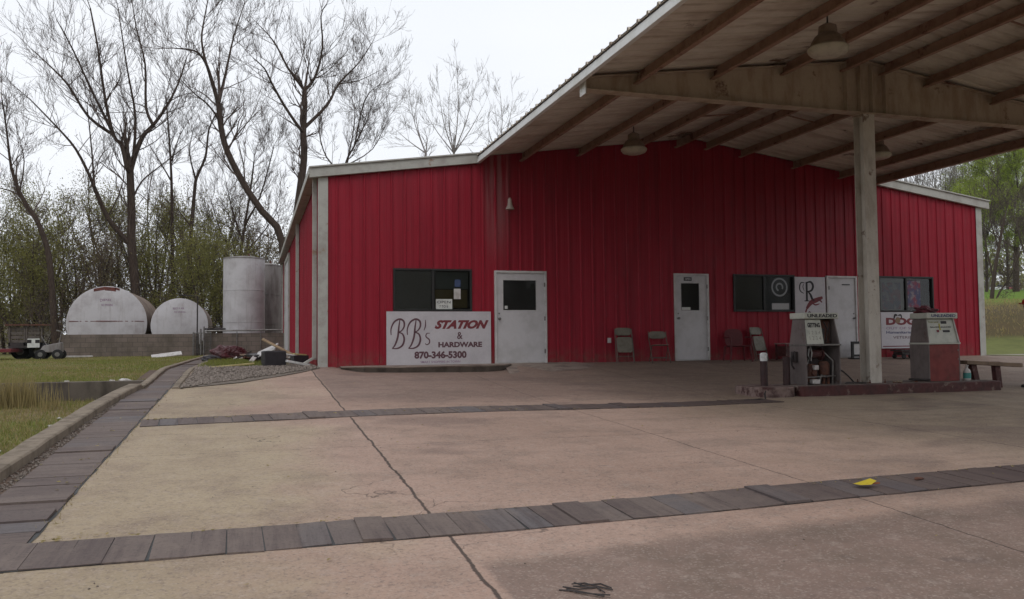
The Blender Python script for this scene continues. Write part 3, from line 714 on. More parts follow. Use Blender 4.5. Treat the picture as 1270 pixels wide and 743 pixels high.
MT['poster'] = n.done(n.mix(n.ramp(b, .5, .6), n.mix(n.ramp(a, .42, .56), (.16, .03, .05), (.05, .05, .10)), (.17, .15, .16)), .6)
patch(6.58, 7.02, 1.35, 2.08, MT['poster'], w3); patch(5.75, 6.35, 1.30, 2.02, MT['poster'], w3)

# ------------------------------------------------------------------ canopy
can = thing('canopy', 'big rusty gabled canopy roof on a steel column in front of the store', 'canopy', (0, -6.3, 0))
CF = -15.4  # unseen front edge carried farther out to darken the wall
cz = lambda x: RZ(x)
m = MB(); rib_roof(m, -5.63, 0, CF, -.05, cz, h=.05); rib_roof(m, 0, 5.63, CF, -.05, cz, h=.05); m.build('roof', MT['soffit'], can)
for sgn in (-1, 1):
    m = MB(); x0, x1 = sorted((sgn*5.50, sgn*5.60)); z = RZ(5.55)
    m.box(x0, x1, CF, -.06, z-.090, z-.032)
    a, b = sorted((sgn*5.54, sgn*5.615)); m.box(a, b, CF, -.06, z-.175, z-.094)
    m.build('fascia', MT['fascia'] if sgn < 0 else MT['girder'], can, bevel=.006)
    m = MB(); a, b = sorted((sgn*5.56, sgn*5.60)); m.box(a, b, CF, -.06, z-.03, z+.03); m.build('edge_closure', MT['darkmetal'], can)
for x in (-4.50, -3.06, -1.68, -.42, .42, 1.42, 2.98, 4.42, 5.42):
    m = MB(); z = RZ(x)-.012; dz = -.1375*(1 if x > 0 else -1)
    w, h = .075, .21
    m.box(x-.004, x+.004, CF+.02, -.06, z-h, z-.012)
    m.box(x-w, x-.004, CF+.02, -.06, z-h, z-h+.008); m.box(x+.004, x+w, CF+.02, -.06, z-.02, z-.012); m.box(x-w, x-w+.006, CF+.02, -.06, z-h+.008, z-h+.03)
    m.build('purlin', MT['purlin'], can)
# bracing rods between purlins
for (xa, xb, y) in ((.42, 1.42, -8.9), (1.42, 2.98, -9.1), (-1.68, -.42, -3.0), (.42, 1.42, -3.2)): MB().tube([(xa, y, RZ(xa)-.1), (xb, y+.05, RZ(xb)-.1)], .018, 6).build('brace_rod', MT['purlin'], can)
GY = -6.3
def girder():
    g = MB(); gt = lambda x: RZ(x)-.07; gb = 4.60
    xs = 5.45
    g.prism_y([(-xs, gb), (xs, gb), (xs, gt(xs)), (0, gt(0)), (-xs, gt(xs))], GY-.008, GY+.008)
    g.box(-xs, xs, GY-.11, GY+.11, gb-.014, gb)
    for s in (-1, 1):
        g.hexa([(0, GY-.11, gt(0)), (s*xs, GY-.11, gt(xs)), (s*xs, GY+.11, gt(xs)), (0, GY+.11, gt(0))], [(0, GY-.11, gt(0)+.014), (s*xs, GY-.11, gt(xs)+.014), (s*xs, GY+.11, gt(xs)+.014), (0, GY+.11, gt(0)+.014)])
        for x in (.13, .42): g.box(s*x-.006, s*x+.006, GY-.105, GY-.008, gb, gt(x)); g.box(s*x-.006, s*x+.006, GY+.008, GY+.105, gb, gt(x))
        g.box(s*3.0-.006, s*3.0+.006, GY-.1, GY+.1, gb, gt(3)) if s > 5 else None
    g.box(-xs-.012, -xs, GY-.11, GY+.11, gb-.02, gt(xs)+.05)
    o = g.build('girder', MT['girder'], can)
    e = MB(); e.box(-xs-.03, -xs-.013, GY-.12, GY+.12, gb-.09, gt(xs)+.12); e.build('end_plate', MT['fascia'], can)
girder()
m = MB(); z0 = -.28
m.box(-.125, .125, GY-.13, GY-.118, z0, 4.586); m.box(-.125, .125, GY+.118, GY+.13, z0, 4.586); m.box(-.005, .005, GY-.118, GY+.118, z0, 4.586)
m.build('column', MT['column'], can, bevel=.003)
m = MB(); m.box(-.20, .20, GY-.2, GY+.2, z0-.012, z0+.012)
for sx in (-.16, .16):
    for sy in (-.16, .16): m.lathe([(.018, 0), (.018, .025), (.009, .026), (.009, .06)], (sx, GY+sy, z0+.012), 6)
m.build('base_plate', MT['rust'], can)
m = MB(); m.box(-.14, .14, GY-.14, GY+.14, 4.555, 4.583); m.build('cap_plate', MT['girder'], can)
m = MB(); m.tube([(-.06, GY-.10, z0), (-.06, GY-.10, 4.5)], .012, 6); m.build('conduit', MT['steel'], can)

def lamp(x, y, label):
    t = thing('pendant_lamp', label, 'hanging lamp', (x, y, 4.62), 0, 'high bay lamps hanging under the canopy')
    m = MB(); m.tube([(0, 0, .5), (0, 0, RZ(x)-4.62-.01)], .012, 8); m.tube([(0, 0, .5), (.10, 0, .44), (.12, 0, .36)], .008, 6); m.tube([(0, 0, .5), (-.10, 0, .44), (-.12, 0, .36)], .008, 6); m.build('hanger', MT['darkmetal'], t, world=False)
    m = MB(); m.lathe([(.07, .47), (.125, .44), (.135, .33), (.19, .28), (.235, .20), (.26, .135)], (0, 0, 0), 28); m.build('housing', MT['lampshade'], t, smooth=True, world=False)
    m = MB(); m.lathe([(.262, .135), (.288, .115), (.285, .08), (.25, .035), (.17, .008), (.05, .0)], (0, 0, 0), 28); m.build('lens', MT['lens'], t, smooth=True, world=False)
    return t
lamp(-2.62, -8.72, 'large hanging lamp under the canopy in front of the girder, nearest the camera')
lamp(-2.55, -2.05, 'hanging lamp under the canopy close to the wall above the white doors')
lamp(3.15, -3.0, 'hanging lamp half hidden behind the steel column')

# ------------------------------------------------------------------ signs on the wall
sg = thing('sign', 'white station sign with dark lettering fixed to the red wall under a window', 'sign', (-6.51, 0, .01))
m = MB(); m.box(-7.72, -5.30, -.062, -.036, .01, 1.212); m.build('board', MT['signwhite'], sg, bevel=.003)
def S(zx, zy): return (-7.72+(zx-35)/1200*2.42, 1.212-(zy-15)/620*1.202)
YS = -.0635
m = MB()
for dx in (0, 182):
    for st in ([(185,108),(172,200),(160,310),(130,400),(100,440)], [(86,288),(86,215),(120,138),(180,104),(226,128),(232,185),(205,235),(166,256)], [(166,256),(212,275),(232,335),(212,405),(160,440),(96,442)]):
        ribbon(m, [S(x+dx, y) for x, y in st], .044, YS)
ribbon(m, [S(472,112), S(472,180), S(455,236)], .028, YS)
ribbon(m, [S(522,268), S(487,272), S(478,308), S(515,345), S(514,385), S(485,402), S(468,386)], .030, YS)
m.build('lettering', MT['ink'], sg)
def stext(s, a, b, c, d, mat, **k):
    x0, z1 = S(a, c); x1, z0 = S(b, d); text_mesh(s, x0, x1, z0, z1, YS, mat, sg, **k)
stext('STATION', 575, 1208, 115, 220, MT['inkred'], shear=.42, bold=.06)
stext('&', 835, 900, 255, 340, MT['ink'], bold=.02)
stext('HARDWARE', 618, 1128, 372, 436, MT['ink'], bold=.05)
stext('870-346-5300', 345, 945, 477, 566, MT['ink'], bold=.05)
stext('SMART SHOPPERS IN TOWN', 415, 870, 590, 616, MT['inkpurple'], bold=.01)

sr = thing('sign', 'white board with ornate black R and red animal shape beside a white door', 'sign', (3.38, 0, .4))
m = MB(); m.box(2.94, 3.87, -.062, -.036, .42, 2.13); m.build('board', MT['signwhite'], sr, bevel=.003)
m = MB()   # ornate R, from the zoom of the photograph: x 3.08..3.5, z 1.5..2.05
m.box(3.265, 3.325, -.0645, -.063, 1.50, 2.00)
ribbon(m, [(3.29, 1.98), (3.42, 2.00), (3.49, 1.90), (3.44, 1.78), (3.30, 1.74)], .065, -.0645)
ribbon(m, [(3.34, 1.74), (3.41, 1.66), (3.46, 1.55), (3.53, 1.50)], .065, -.0645)
ribbon(m, [(3.24, 1.97), (3.13, 1.98), (3.08, 1.88), (3.10, 1.76), (3.20, 1.70)], .035, -.0645)
ribbon(m, [(3.21, 1.95), (3.18, 1.87), (3.22, 1.76)], .022, -.0645)
m.box(3.22, 3.37, -.0645, -.063, 1.49, 1.515)
m.build('letter', MT['inkblack'], sr)
m = MB()
ribbon(m, [(3.28, 1.30), (3.42, 1.46), (3.60, 1.53), (3.78, 1.60)], .13, -.0645)
ribbon(m, [(3.30, 1.34), (3.26, 1.24), (3.24, 1.20)], .05, -.0645); ribbon(m, [(3.45, 1.45), (3.55, 1.40), (3.68, 1.43)], .04, -.0645); ribbon(m, [(3.62, 1.56), (3.72, 1.50), (3.76, 1.46)], .04, -.0645)
m.build('animal_shape', MT['inkred'], sr)
ribbon_m = MB(); ribbon(ribbon_m, [(3.28, 1.10), (3.36, 1.22), (3.42, 1.12), (3.38, .98)], .03, -.0645); ribbon_m.build('lettering', MT['ink'], sr)

sd = thing('sign', 'white veterinary board with the word DOGS under the right hand window', 'sign', (6.45, 0, .2))
m = MB(); m.box(5.62, 7.10, -.062, -.036, .23, 1.21); m.build('board', MT['signwhite'], sd, bevel=.003)
text_mesh('DOGS', 5.78, 7.0, .86, 1.06, -.064, MT['inkred'], sd, bold=.06); text_mesh('OUT OF SIGHT', 5.78, 7.0, .745, .81, -.064, MT['inkpurple'], sd)
text_mesh('Humanitarian Pets', 5.78, 7.0, .63, .70, -.064, MT['inkblue'], sd, bold=.02); text_mesh('VETERINARY', 6.0, 7.0, .49, .56, -.064, MT['ink'], sd)
m = MB(); m.box(5.66, 7.06, -.0645, -.063, .275, .30); m.build('lettering', MT['inkred'], sd)
m = MB(); m.lathe([(.085, 0), (.085, .002)], (6.17, -.064, .99), 16, 'y'); m.build('dog_head', flat('dog_brown', (.20, .13, .08)), sd)
m = MB(); ribbon(m, [(6.04, 1.02), (6.08, 1.13), (6.16, 1.12)], .06, -.068); ribbon(m, [(6.18, 1.12), (6.27, 1.13), (6.30, 1.04)], .045, -.068); m.build('dog_ears', MT['inkblack'], sd)

bl = thing('wall_bell', 'small cream bell-shaped horn mounted high on the red wall', 'bell', (-4.84, -.03, 3.58))
m = MB(); m.lathe([(.105, .0), (.10, .02), (.062, .09), (.045, .17), (.04, .24), (.02, .275)], (-4.84, -.135, 3.60), 18); m.build('horn', worn('cream_horn', (.46, .38, .33), (.33, .26, .22)), bl, smooth=True)
m = MB(); m.box(-4.86, -4.82, -.12, -.005, 3.80, 3.84); m.build('bracket', MT['darkmetal'], bl)
m = MB(); m.box(-2.36, -2.28, -.055, -.001, .46, .58); m.box(-2.345, -2.295, -.075, -.055, .50, .57)
tag(m.build('outlet_box', MT['doorframe'], bevel=.004), 'small pale outlet box low on the red wall left of the folding chairs', 'outlet box')

# ------------------------------------------------------------------ folding chairs
def rounded_panel(w, h, r, t, arch=.0, n=5):
    P = []
    for cx, cz, a0 in ((w/2-r, r, -90), (w/2-r, h-r, 0), (-w/2+r, h-r, 90), (-w/2+r, r, 180)):
        for k in range(n+1):
            a = R(a0+90*k/n); x = cx+r*math.cos(a); z = cz+r*math.sin(a)
            P.append((x, z))
    m = MB(); m.prism_y(P, -t/2, t/2); return m
def folding_chair(folded, label, x, y, rz, lean=0):
    g = None
    t = thing('folding_chair', label, 'folding chair', (x, y, gz(x, y)), rz, g)
    def leg(pts): return MB().tube(pts, .011, 8).build('leg', MT['chairmetal'], t, smooth=True, world=False)
    if folded:   # leaning back on the wall: everything nearly in one plane
        k = math.tan(R(lean)); Y = lambda z: z*k
        pan = rounded_panel(.40, .19, .07, .014); pan.X = Matrix.Translation((0, Y(.76), .66)) @ Matrix.Rotation(-R(lean), 4, 'X'); 
        q = MB(); src = rounded_panel(.40, .19, .07, .014); q.v = [tuple(pan.X @ Vector(v)) for v in src.v]; q.f = src.f; q.mi = src.mi
        q.build('backrest', MT['chairseat'], t, world=False, bevel=.003)
        src = rounded_panel(.36, .38, .05, .018); q = MB(); Mx = Matrix.Translation((0, Y(.24)-.025, .25)) @ Matrix.Rotation(-R(lean), 4, 'X'); q.v = [tuple(Mx @ Vector(v)) for v in src.v]; q.f = src.f; q.mi = src.mi
        q.build('seat', MT['chairseat'], t, world=False, bevel=.004)
        for s in (-1, 1):
            leg([(s*.205, Y(.84), .82), (s*.215, Y(.5), .5), (s*.225, 0, 0)])
            leg([(s*.185, Y(.60)-.03, .60), (s*.195, Y(.3)-.03, .3), (s*.20, -.03, .02)])
        MB().tube([(-.21, 0-.0, .16), (.21, 0, .16)], .009, 6).build('crossbar', MT['chairmetal'], t, world=False)
    else:
        src = rounded_panel(.42, .18, .08, .014); q = MB(); Mx = Matrix.Translation((0, .20, .585)) @ Matrix.Rotation(-R(12), 4, 'X'); q.v = [tuple(Mx @ Vector(v)) for v in src.v]; q.f = src.f; q.mi = src.mi
        q.build('backrest', MT['chairseat'], t, world=False, bevel=.003)
        q = MB(); q.hexa([(-.19, -.20, .425), (.19, -.20, .425), (.17, .18, .405), (-.17, .18, .405)], [(-.19, -.20, .445), (.19, -.20, .445), (.17, .18, .425), (-.17, .18, .425)]); q.build('seat', MT['chairseat'], t, world=False, bevel=.008)
        for s in (-1, 1):
            leg([(s*.215, .235, .76), (s*.215, .18, .55), (s*.215, .02, .36), (s*.22, -.22, 0)])
            leg([(s*.195, -.05, .42), (s*.20, .10, .2), (s*.205, .24, 0)])
        MB().tube([(-.215, -.14, .12), (.215, -.14, .12)], .009, 6).build('crossbar', MT['chairmetal'], t, world=False)
        MB().tube([(-.20, .15, .13), (.20, .15, .13)], .009, 6).build('crossbar', MT['chairmetal'], t, world=False)
    return t
folding_chair(True, 'folded tan metal chair leaning on the wall left of the open chair', -2.02, -.30, R(-8), 13)
folding_chair(False, 'open tan folding chair standing left of the white door with narrow pane', -1.18, -.42, R(-14))
folding_chair(True, 'folded tan chair with padded seat leaning on the wall under the decal window', 1.72, -.34, R(14), 14)
# red plastic lawn chair, low table
t = thing('lawn_chair', 'dark red plastic lawn chair against the wall right of the narrow-pane door', 'lawn chair', (.95, -.45, gz(.95, -.45)), R(-10))
q = MB(); q.hexa([(-.26, -.24, .38), (.26, -.24, .38), (.23, .2, .36), (-.23, .2, .36)], [(-.26, -.24, .41), (.26, -.24, .41), (.23, .2, .39), (-.23, .2, .39)]); q.build('seat', MT['redchair'], t, world=False, bevel=.01)
src = rounded_panel(.46, .46, .14, .02); q = MB(); Mx = Matrix.Translation((0, .19, .36)) @ Matrix.Rotation(-R(13), 4, 'X'); q.v = [tuple(Mx @ Vector(v)) for v in src.v]; q.f = src.f; q.mi = src.mi; q.build('backrest', MT['redchair'], t, world=False)
for sx in (-1, 1):
    q = MB(); q.tube([(sx*.27, -.24, .60), (sx*.28, .18, .60)], .022, 6); q.tube([(sx*.27, -.24, .60), (sx*.26, -.25, .4)], .018, 6); q.build('armrest', MT['redchair'], t, world=False)
    for sy in (-1, 1): MB().tube([(sx*.24, sy*.2, .38), (sx*.28, sy*.25, 0)], [.028, .02], 6).build('leg', MT['redchair'], t, world=False)
t = thing('side_table', 'low dark table with a pale top between the tan chair and the gutted pump', 'table', (2.5, -.45, gz(2.5, -.45)))
q = MB(); q.box(-.33, .33, -.25, .25, .42, .445); q.build('table_top', worn('dusty_pink_top', (.30, .20, .19)), t, world=False, bevel=.005)
for sx in (-1, 1):
    for sy in (-1, 1): q = MB(); q.box(sx*.29-.02, sx*.29+.02, sy*.21-.02, sy*.21+.02, 0, .42); q.build('leg', MT['maroon'], t, world=False)
q = MB(); q.box(-.27, .27, -.2, .2, .12, .36); q.build('drawer_box', MT['maroon'], t, world=False)
t = thing('display_frame', 'small black frame with a pale panel standing by the plain white door', 'frame', (4.62, -.35, gz(4.6, -.35)))
q = MB(); q.box(-.21, -.15, -.03, .03, .04, .46); q.box(.15, .21, -.03, .03, .04, .46); q.box(-.15, .15, -.03, .03, .40, .46); q.box(-.15, .15, -.03, .03, .06, .12); q.box(-.24, .24, -.12, .12, 0, .04); q.build('frame', MT['black'], t, world=False, bevel=.004)
q = MB(); q.box(-.15, .15, -.005, .005, .12, .40); q.build('panel', MT['doorframe'], t, world=False)
t = thing('utility_cart', 'low dark cart with small wheels under the DOGS board', 'cart', (6.05, -.5, gz(6, -.5)))
q = MB(); q.box(-.36, .36, -.2, .2, .20, .24); q.box(-.30, .30, -.16, .16, .10, .19); q.build('deck', MT['darkmetal'], t, world=False)
for sx in (-.26, .26):
    for sy in (-.17, .17): q = MB(); q.lathe([(.06, -.015), (.07, -.01), (.07, .01), (.06, .015)], (sx, sy, .07), 12, 'y'); q.build('wheel', MT['tyre'], t, world=False)
def blob(name, loc, s, mat, label, cat, seed=0, sub=3, parent=None, amp=.25):
    bm = bmesh.new(); bmesh.ops.create_icosphere(bm, subdivisions=sub, radius=1); r = random.Random(seed)
    ph = [r.uniform(0, 9) for _ in range(6)]
    for v in bm.verts:
        c = v.co; k = 1+amp*(math.sin(c.x*4+ph[0])*math.cos(c.y*5+ph[1])+.6*math.sin(c.z*9+c.x*6+ph[2]))+r.uniform(-.04, .04)
        v.co = Vector((c.x*s[0]*k, c.y*s[1]*k, max(c.z*k, -.35)*s[2]+.35*s[2]))
    me = bpy.data.meshes.new(name); bm.to_mesh(me); bm.free(); me.materials.append(mat)
    o = bpy.data.objects.new(name, me); COL.objects.link(o); o.location = loc
    if parent: o.parent = parent
    else: tag(o, label, cat)
    return o
blob('plastic_bag', (6.72, -.62, gz(6.7, -.6)), (.16, .12, .14), MT['offwhite'], 'crumpled white bag on the ground under the DOGS board', 'bag', 4)

# ------------------------------------------------------------------ pump island
IT = -.275
isl = thing('pump_island', 'raised concrete pump island with chipped dark maroon kerb', 'pump island', (0, -6.25, -.46))
def stadium(x0, x1, y0, y1, r, n=8):
    P = []
    for cx, cy, a0 in ((x1-r, y0+r, -90), (x1-r, y1-r, 0), (x0+r, y1-r, 90), (x0+r, y0+r, 180)):
        for k in range(n+1): a = R(a0+90*k/n); P.append((cx+r*math.cos(a), cy+r*math.sin(a)))
    return P
def slab(poly, z0, z1):
    m = MB(); a = [m.P((x, y, z0)) for x, y in poly]; b = [m.P((x, y, z1)) for x, y in poly]; n = len(poly)
    for k in range(n): m.face([a[k], a[(k+1) % n], b[(k+1) % n], b[k]])
    m.face(b); m.face(a[::-1]); return m
slab(stadium(-1.78, 2.52, -6.74, -5.76, .08), -.62, IT).build('kerb_body', MT['maroon'], isl, bevel=.015)
slab(stadium(-1.78, 2.46, -6.66, -5.84, .05), IT-.02, IT+.006).build('top_surface', MT['islandtop'], isl)
slab(stadium(-2.56, -1.782, -6.74, -5.76, .28), -.62, IT).build('rounded_end', MT['kerbwhite'], isl, bevel=.02)
for k, (x, z1, cap) in enumerate(((-2.18, .28, True), (-1.73, .21, False))):
    t = thing('bollard', 'dark guard post with a white painted top at the left end of the pump island' if cap else 'dark guard post without a white top right beside the gutted pump', 'bollard', (x, -6.26, IT), 0, 'guard posts on the pump island')
    MB().lathe([(.062, .0), (.062, z1-IT-(.13 if cap else 0)), (.05, z1-IT-(.128 if cap else -.01))], (0, 0, 0), 16).build('post', MT['bollard'], t, smooth=True, world=False)
    if cap: MB().lathe([(.063, z1-IT-.13), (.064, z1-IT-.01), (.045, z1-IT+.012), (.01, z1-IT+.016)], (0, 0, 0), 16).build('cap', MT['capwhite'], t, smooth=True, world=False)

def pump_shell(t, x0, x1, y0, y1, open_front):
    """dispenser: x0..x1 wide, y0 front, y1 back, sitting on IT"""
    z0, z1, zt, zh = IT+.01, .415, .87, .975
    ins = .035; rec = .09
    side = []
    for s, x in ((1, x0), (-1, x1)):
        m = MB(); xi = x+s*.02
        xt = x+s*ins
        m.hexa([(min(x, xi), y0, z0), (max(x, xi), y0, z0), (max(x, xi), y1, z0), (min(x, xi), y1, z0)], [(min(x, xi), y0, z1), (max(x, xi), y0, z1), (max(x, xi), y1, z1), (min(x, xi), y1, z1)])
        a, b = sorted((x, xi)); c, d = sorted((xt, xt+s*.02))
        m.hexa([(a, y0, z1), (b, y0, z1), (b, y1, z1), (a, y1, z1)], [(c, y0+rec, zt), (d, y0+rec, zt), (d, y1-rec*.6, zt), (c, y1-rec*.6, zt)])
        m.build('side_panel', MT['pumpgrey'], t)
    m = MB(); m.hexa([(x0+.022, y1-.02, z0), (x1-.022, y1-.02, z0), (x1-.022, y1, z0), (x0+.022, y1, z0)], [(x0+.022, y1-.02, z1), (x1-.022, y1-.02, z1), (x1-.022, y1, z1), (x0+.022, y1, z1)])
    m.hexa([(x0+.022, y1-.02, z1), (x1-.022, y1-.02, z1), (x1-.022, y1, z1), (x0+.022, y1, z1)], [(x0+ins+.022, y1-.02-rec*.6, zt), (x1-ins-.022, y1-.02-rec*.6, zt), (x1-ins-.022, y1-rec*.6, zt), (x0+ins+.022, y1-rec*.6, zt)])
    m.build('back_panel', MT['pumpgrey'], t)
    m = MB(); m.box(x0-.012, x1+.012, y0-.02, y1+.01, z1-.012, z1+.018); m.build('shelf', MT['steel'] if open_front else MT['pumpdial'], t, bevel=.004)
    m = MB(); m.box(x0+.0, x1-.0, y0+rec-.07, y1-.02, zt, zh); ho = m.build('header', MT['pumpdial'], t, bevel=.012)
    return z0, z1, zt, zh, ins, rec, ho
def dial_panel(t, xa, xb, xta, xtb, y0, z1, zt, rec, off, mat, name='dial_panel'):
    m = MB(); m.hexa([(xa, y0+off, z1+.02), (xb, y0+off, z1+.02), (xb, y0+off+.02, z1+.02), (xa, y0+off+.02, z1+.02)], [(xta, y0+rec+off, zt), (xtb, y0+rec+off, zt), (xtb, y0+rec+off+.02, zt), (xta, y0+rec+off+.02, zt)])
    return m.build(name, mat, t)
# pump 1: gutted
x0, x1, y0, y1 = -1.50, -.80, -6.50, -6.04
p = thing('fuel_pump', 'gutted grey fuel pump with its machinery exposed and half its dial missing', 'fuel pump', (-1.15, -6.27, IT))
z0, z1, zt, zh, ins, rec, ho = pump_shell(p, x0, x1, y0, y1, True)
text_mesh('UNLEADED', x0+.06, x1-.03, zt+.022, zh-.022, y0+rec-.0725, MT['inkblack'], p, bold=.04)
sl_ = lambda off: (lambda z: y0+off-.003+(z-z1)/(zt-z1)*rec)
dial_panel(p, x0+.03, x0+.37, x0+.055, x0+.37, y0, z1, zt-.01, rec, .0, MT['pumpdial'])
text_mesh('GETTING', x0+.09, x0+.345, .72, .80, 0, MT['inkblack'], p, bold=.05, slope=sl_(.0))
for r_, (a, b) in enumerate(((.60, .66), (.50, .57))): text_mesh('1 2 3 4', x0+.10, x0+.33, a, b, 0, flat('worn_digits', (.22, .21, .19)), p, slope=sl_(.0))
m = MB(); m.box(x0+.37, x1-.05, y0+.20, y0+.22, z1+.03, zt-.02); m.build('inner_panel', MT['rust'], p)
m = MB(); m.tube([(x1-.2, y0+.12, z1+.05), (x1-.16, y0+.12, .68), (x1-.22, y0+.14, .82)], .012, 6); m.tube([(x1-.12, y0+.13, z1+.05), (x1-.13, y0+.13, .80)], .008, 6); m.box(x1-.30, x1-.24, y0+.1, y0+.2, .45, .70); m.build('counter_linkage', MT['darkmetal'], p)
m = MB(); m.lathe([(.02, -.20), (.12, -.19), (.125, .05), (.10, .12), (.03, .13)], (x0+.22, y0+.22, z0+.23), 18, 'z'); m.lathe([(.05, 0), (.05, .05), (.02, .06)], (x0+.22, y0+.12, z0+.20), 14, 'y'); m.build('pump_motor', MT['rust'], p, smooth=True)
m = MB(); m.lathe([(.09, 0), (.10, .03), (.10, .18), (.07, .23), (.02, .24)], (x1-.20, y0+.20, z0+.16), 18); m.lathe([(.03, 0), (.03, .17)], (x1-.23, y0+.17, z0), 10); m.lathe([(.025, 0), (.025, .17)], (x1-.14, y0+.16, z0), 10); m.build('meter_unit', MT['rust'], p, smooth=True)
m = MB(); m.lathe([(.07, -.12), (.08, -.1), (.08, .1), (.07, .12)], (x0+.34, y0+.24, z0+.52), 16, 'x'); m.lathe([(.11, 0), (.11, .02)], (x0+.46, y0+.24, z0+.52), 18, 'x'); m.build('belt_pulley', MT['maroon'], p, smooth=True)
m = MB()
for pts in ([(x0+.06, y0+.1, z0), (x0+.06, y0+.1, z0+.3), (x0+.15, y0+.12, z0+.45), (x0+.2, y0+.2, z0+.5)], [(x0+.1, y0+.05, z0+.62), (x0+.07, y0+.04, z0+.5), (x0+.12, y0+.04, z0+.40), (x0+.16, y0+.06, z0+.55), (x0+.13, y0+.06, z0+.66)], [(x1-.1, y0+.1, z0), (x1-.08, y0+.1, z0+.4), (x1-.2, y0+.18, z0+.55)], [(x0+.30, y0+.06, z0+.02), (x0+.36, y0+.08, z0+.16), (x0+.50, y0+.1, z0+.12)], [(x0+.05, y0+.08, z0+.12), (x1-.05, y0+.08, z0+.14)]): m.tube(pts, .014, 8)
m.build('pipework', MT['steel'], p, smooth=True)
m = MB(); m.box(x0+.15, x0+.30, y0+.03, y0+.13, z0+.01, z0+.09); m.box(x0+.20, x0+.29, y0+.04, y0+.12, z0+.25, z0+.33); m.build('valve_block', MT['offwhite'], p, bevel=.01)
m = MB(); m.tube([(x0-.03, y0+.30, .0), (x0-.07, y0+.30, .06), (x0-.09, y0+.30, .18), (x0-.05, y0+.30, .28), (x0-.01, y0+.3, .3)], .016, 8); m.box(x0-.05, x0-.001, y0+.22, y0+.36, .12, .30); m.build('nozzle_holder', MT['darkmetal'], p)
# pump 2: red front
x0, x1, y0, y1 = 1.10, 1.80, -6.50, -6.04
p2 = thing('fuel_pump', 'faded red fronted fuel pump with a white dial panel on the right of the column', 'fuel pump', (1.45, -6.27, IT))
z0, z1, zt, zh, ins, rec, ho = pump_shell(p2, x0, x1, y0, y1, False)
m = MB(); m.box(x0+.022, x1-.022, y0, y0+.02, z0, z1-.013); fp = m.build('front_panel', MT['pumpred'], p2, bevel=.004)
m = MB(); m.box(x1-.05, x1-.03, y0-.006, y0, .28, .31); m.box(x1-.05, x1-.03, y0-.006, y0, .12, .14); m.build('latch', MT['steel'], fp)
text_mesh('UNLEADED', x0+.10, x1-.05, zt+.025, zh-.025, y0+rec-.0725, MT['inkblue'], p2, bold=.03)
dp = dial_panel(p2, x0+.024, x1-.024, x0+ins+.024, x1-ins-.024, y0, z1, zt-.004, rec, .012, MT['pumpdial'])
sl_ = lambda z: y0+.009+(z-z1-.02)/(zt-.004-z1-.02)*rec
m = MB()
def dq(xa, xb, za, zb, mt_, nm):
    q = MB(); q.quad((xa, sl_(za), za), (xb, sl_(za), za), (xb, sl_(zb), zb), (xa, sl_(zb), zb)); q.build(nm, mt_, p2)
text_mesh('THIS SALE', x0+.09, x0+.32, .79, .82, 0, flat('olive_ink', (.20, .18, .06)), p2, slope=sl_, bold=.02)
dq(x0+.37, x0+.50, .775, .825, MT['inkblack'], 'display'); text_mesh('GALLONS UNLEADED', x0+.11, x0+.58, .70, .73, 0, MT['inkblack'], p2, slope=sl_, bold=.02)
dq(x0+.24, x0+.30, .62, .665, MT['inkred'], 'display'); dq(x0+.38, x0+.54, .62, .66, MT['inkblack'], 'display'); dq(x0+.31, x0+.345, .66, .78, flat('yellow_strip', (.35, .30, .05)), 'price_strip')
m = MB(); m.hexa([(x1-.022, y0-.012, z1+.02), (x1-.001, y0-.012, z1+.02), (x1-.001, y0+.011, z1+.02), (x1-.022, y0+.011, z1+.02)], [(x1-ins-.022, y0+rec-.012, zt), (x1-ins-.001, y0+rec-.012, zt), (x1-ins-.001, y0+rec+.01, zt), (x1-ins-.022, y0+rec+.01, zt)]); m.build('dial_trim', MT['offwhite'], p2)
m = MB(); m.tube([(x0-.02, y0+.32, z0+.02), (x0-.10, y0+.33, z0+.03), (x0-.22, y0+.25, z0+.035), (x0-.12, y0+.10, z0+.03), (x0+.0, y0-.02, z0+.03)], .02, 8); m.build('hose', MT['darkmetal'], p2, smooth=True)
blob('rag', (1.30, -6.26, .972), (.17, .13, .10), worn('faded_red_rag', (.16, .03, .045), (.07, .03, .035), 20), 'crumpled faded red rag lying on top of the red fuel pump', 'rag', 9, 4, amp=.35)
m = MB(); m.lathe([(.055, 0), (.065, .02), (.065, .16), (.05, .20), (.02, .22), (.02, .26), (.028, .262), (.028, .28)], (0, 0, 0), 16)
b = m.build('jug_body', MT['offwhite'], smooth=True); b.name = 'plastic_bottle'; b.location = (2.0, -6.45, IT+.007); tag(b, 'small white bottle with a teal label on the island right of the red pump', 'bottle')
MB().lathe([(.066, .04), (.0665, .06), (.0665, .13), (.066, .14)], (0, 0, 0), 16).build('bottle_label', MT['teal'], b, smooth=True, world=False)
# plank on posts
t = thing('guard_rail', 'weathered plank on two leaning maroon posts at the right end of the pump island', 'guard rail', (2.75, -6.26, IT))
q = MB(); q.hexa([(-.66, -.12, .30), (.66, -.12, .22), (.66, .12, .22), (-.66, .12, .30)], [(-.66, -.12, .37), (.66, -.12, .295), (.66, .12, .295), (-.66, .12, .37)]); q.build('plank', MT['brownwood'], t, world=False, bevel=.008)
for xa, xb in ((-.37, -.45), (.17, .12)):
    zb_ = 0 if xa < 0 else -.19; q = MB(); q.hexa([(xa-.06, -.05, zb_), (xa+.06, -.05, zb_), (xa+.06, .05, zb_), (xa-.06, .05, zb_)], [(xb-.06, -.05, .335), (xb+.06, -.05, .33), (xb+.06, .05, .33), (xb-.06, .05, .335)]); q.build('post', MT['maroon'], t, world=False)
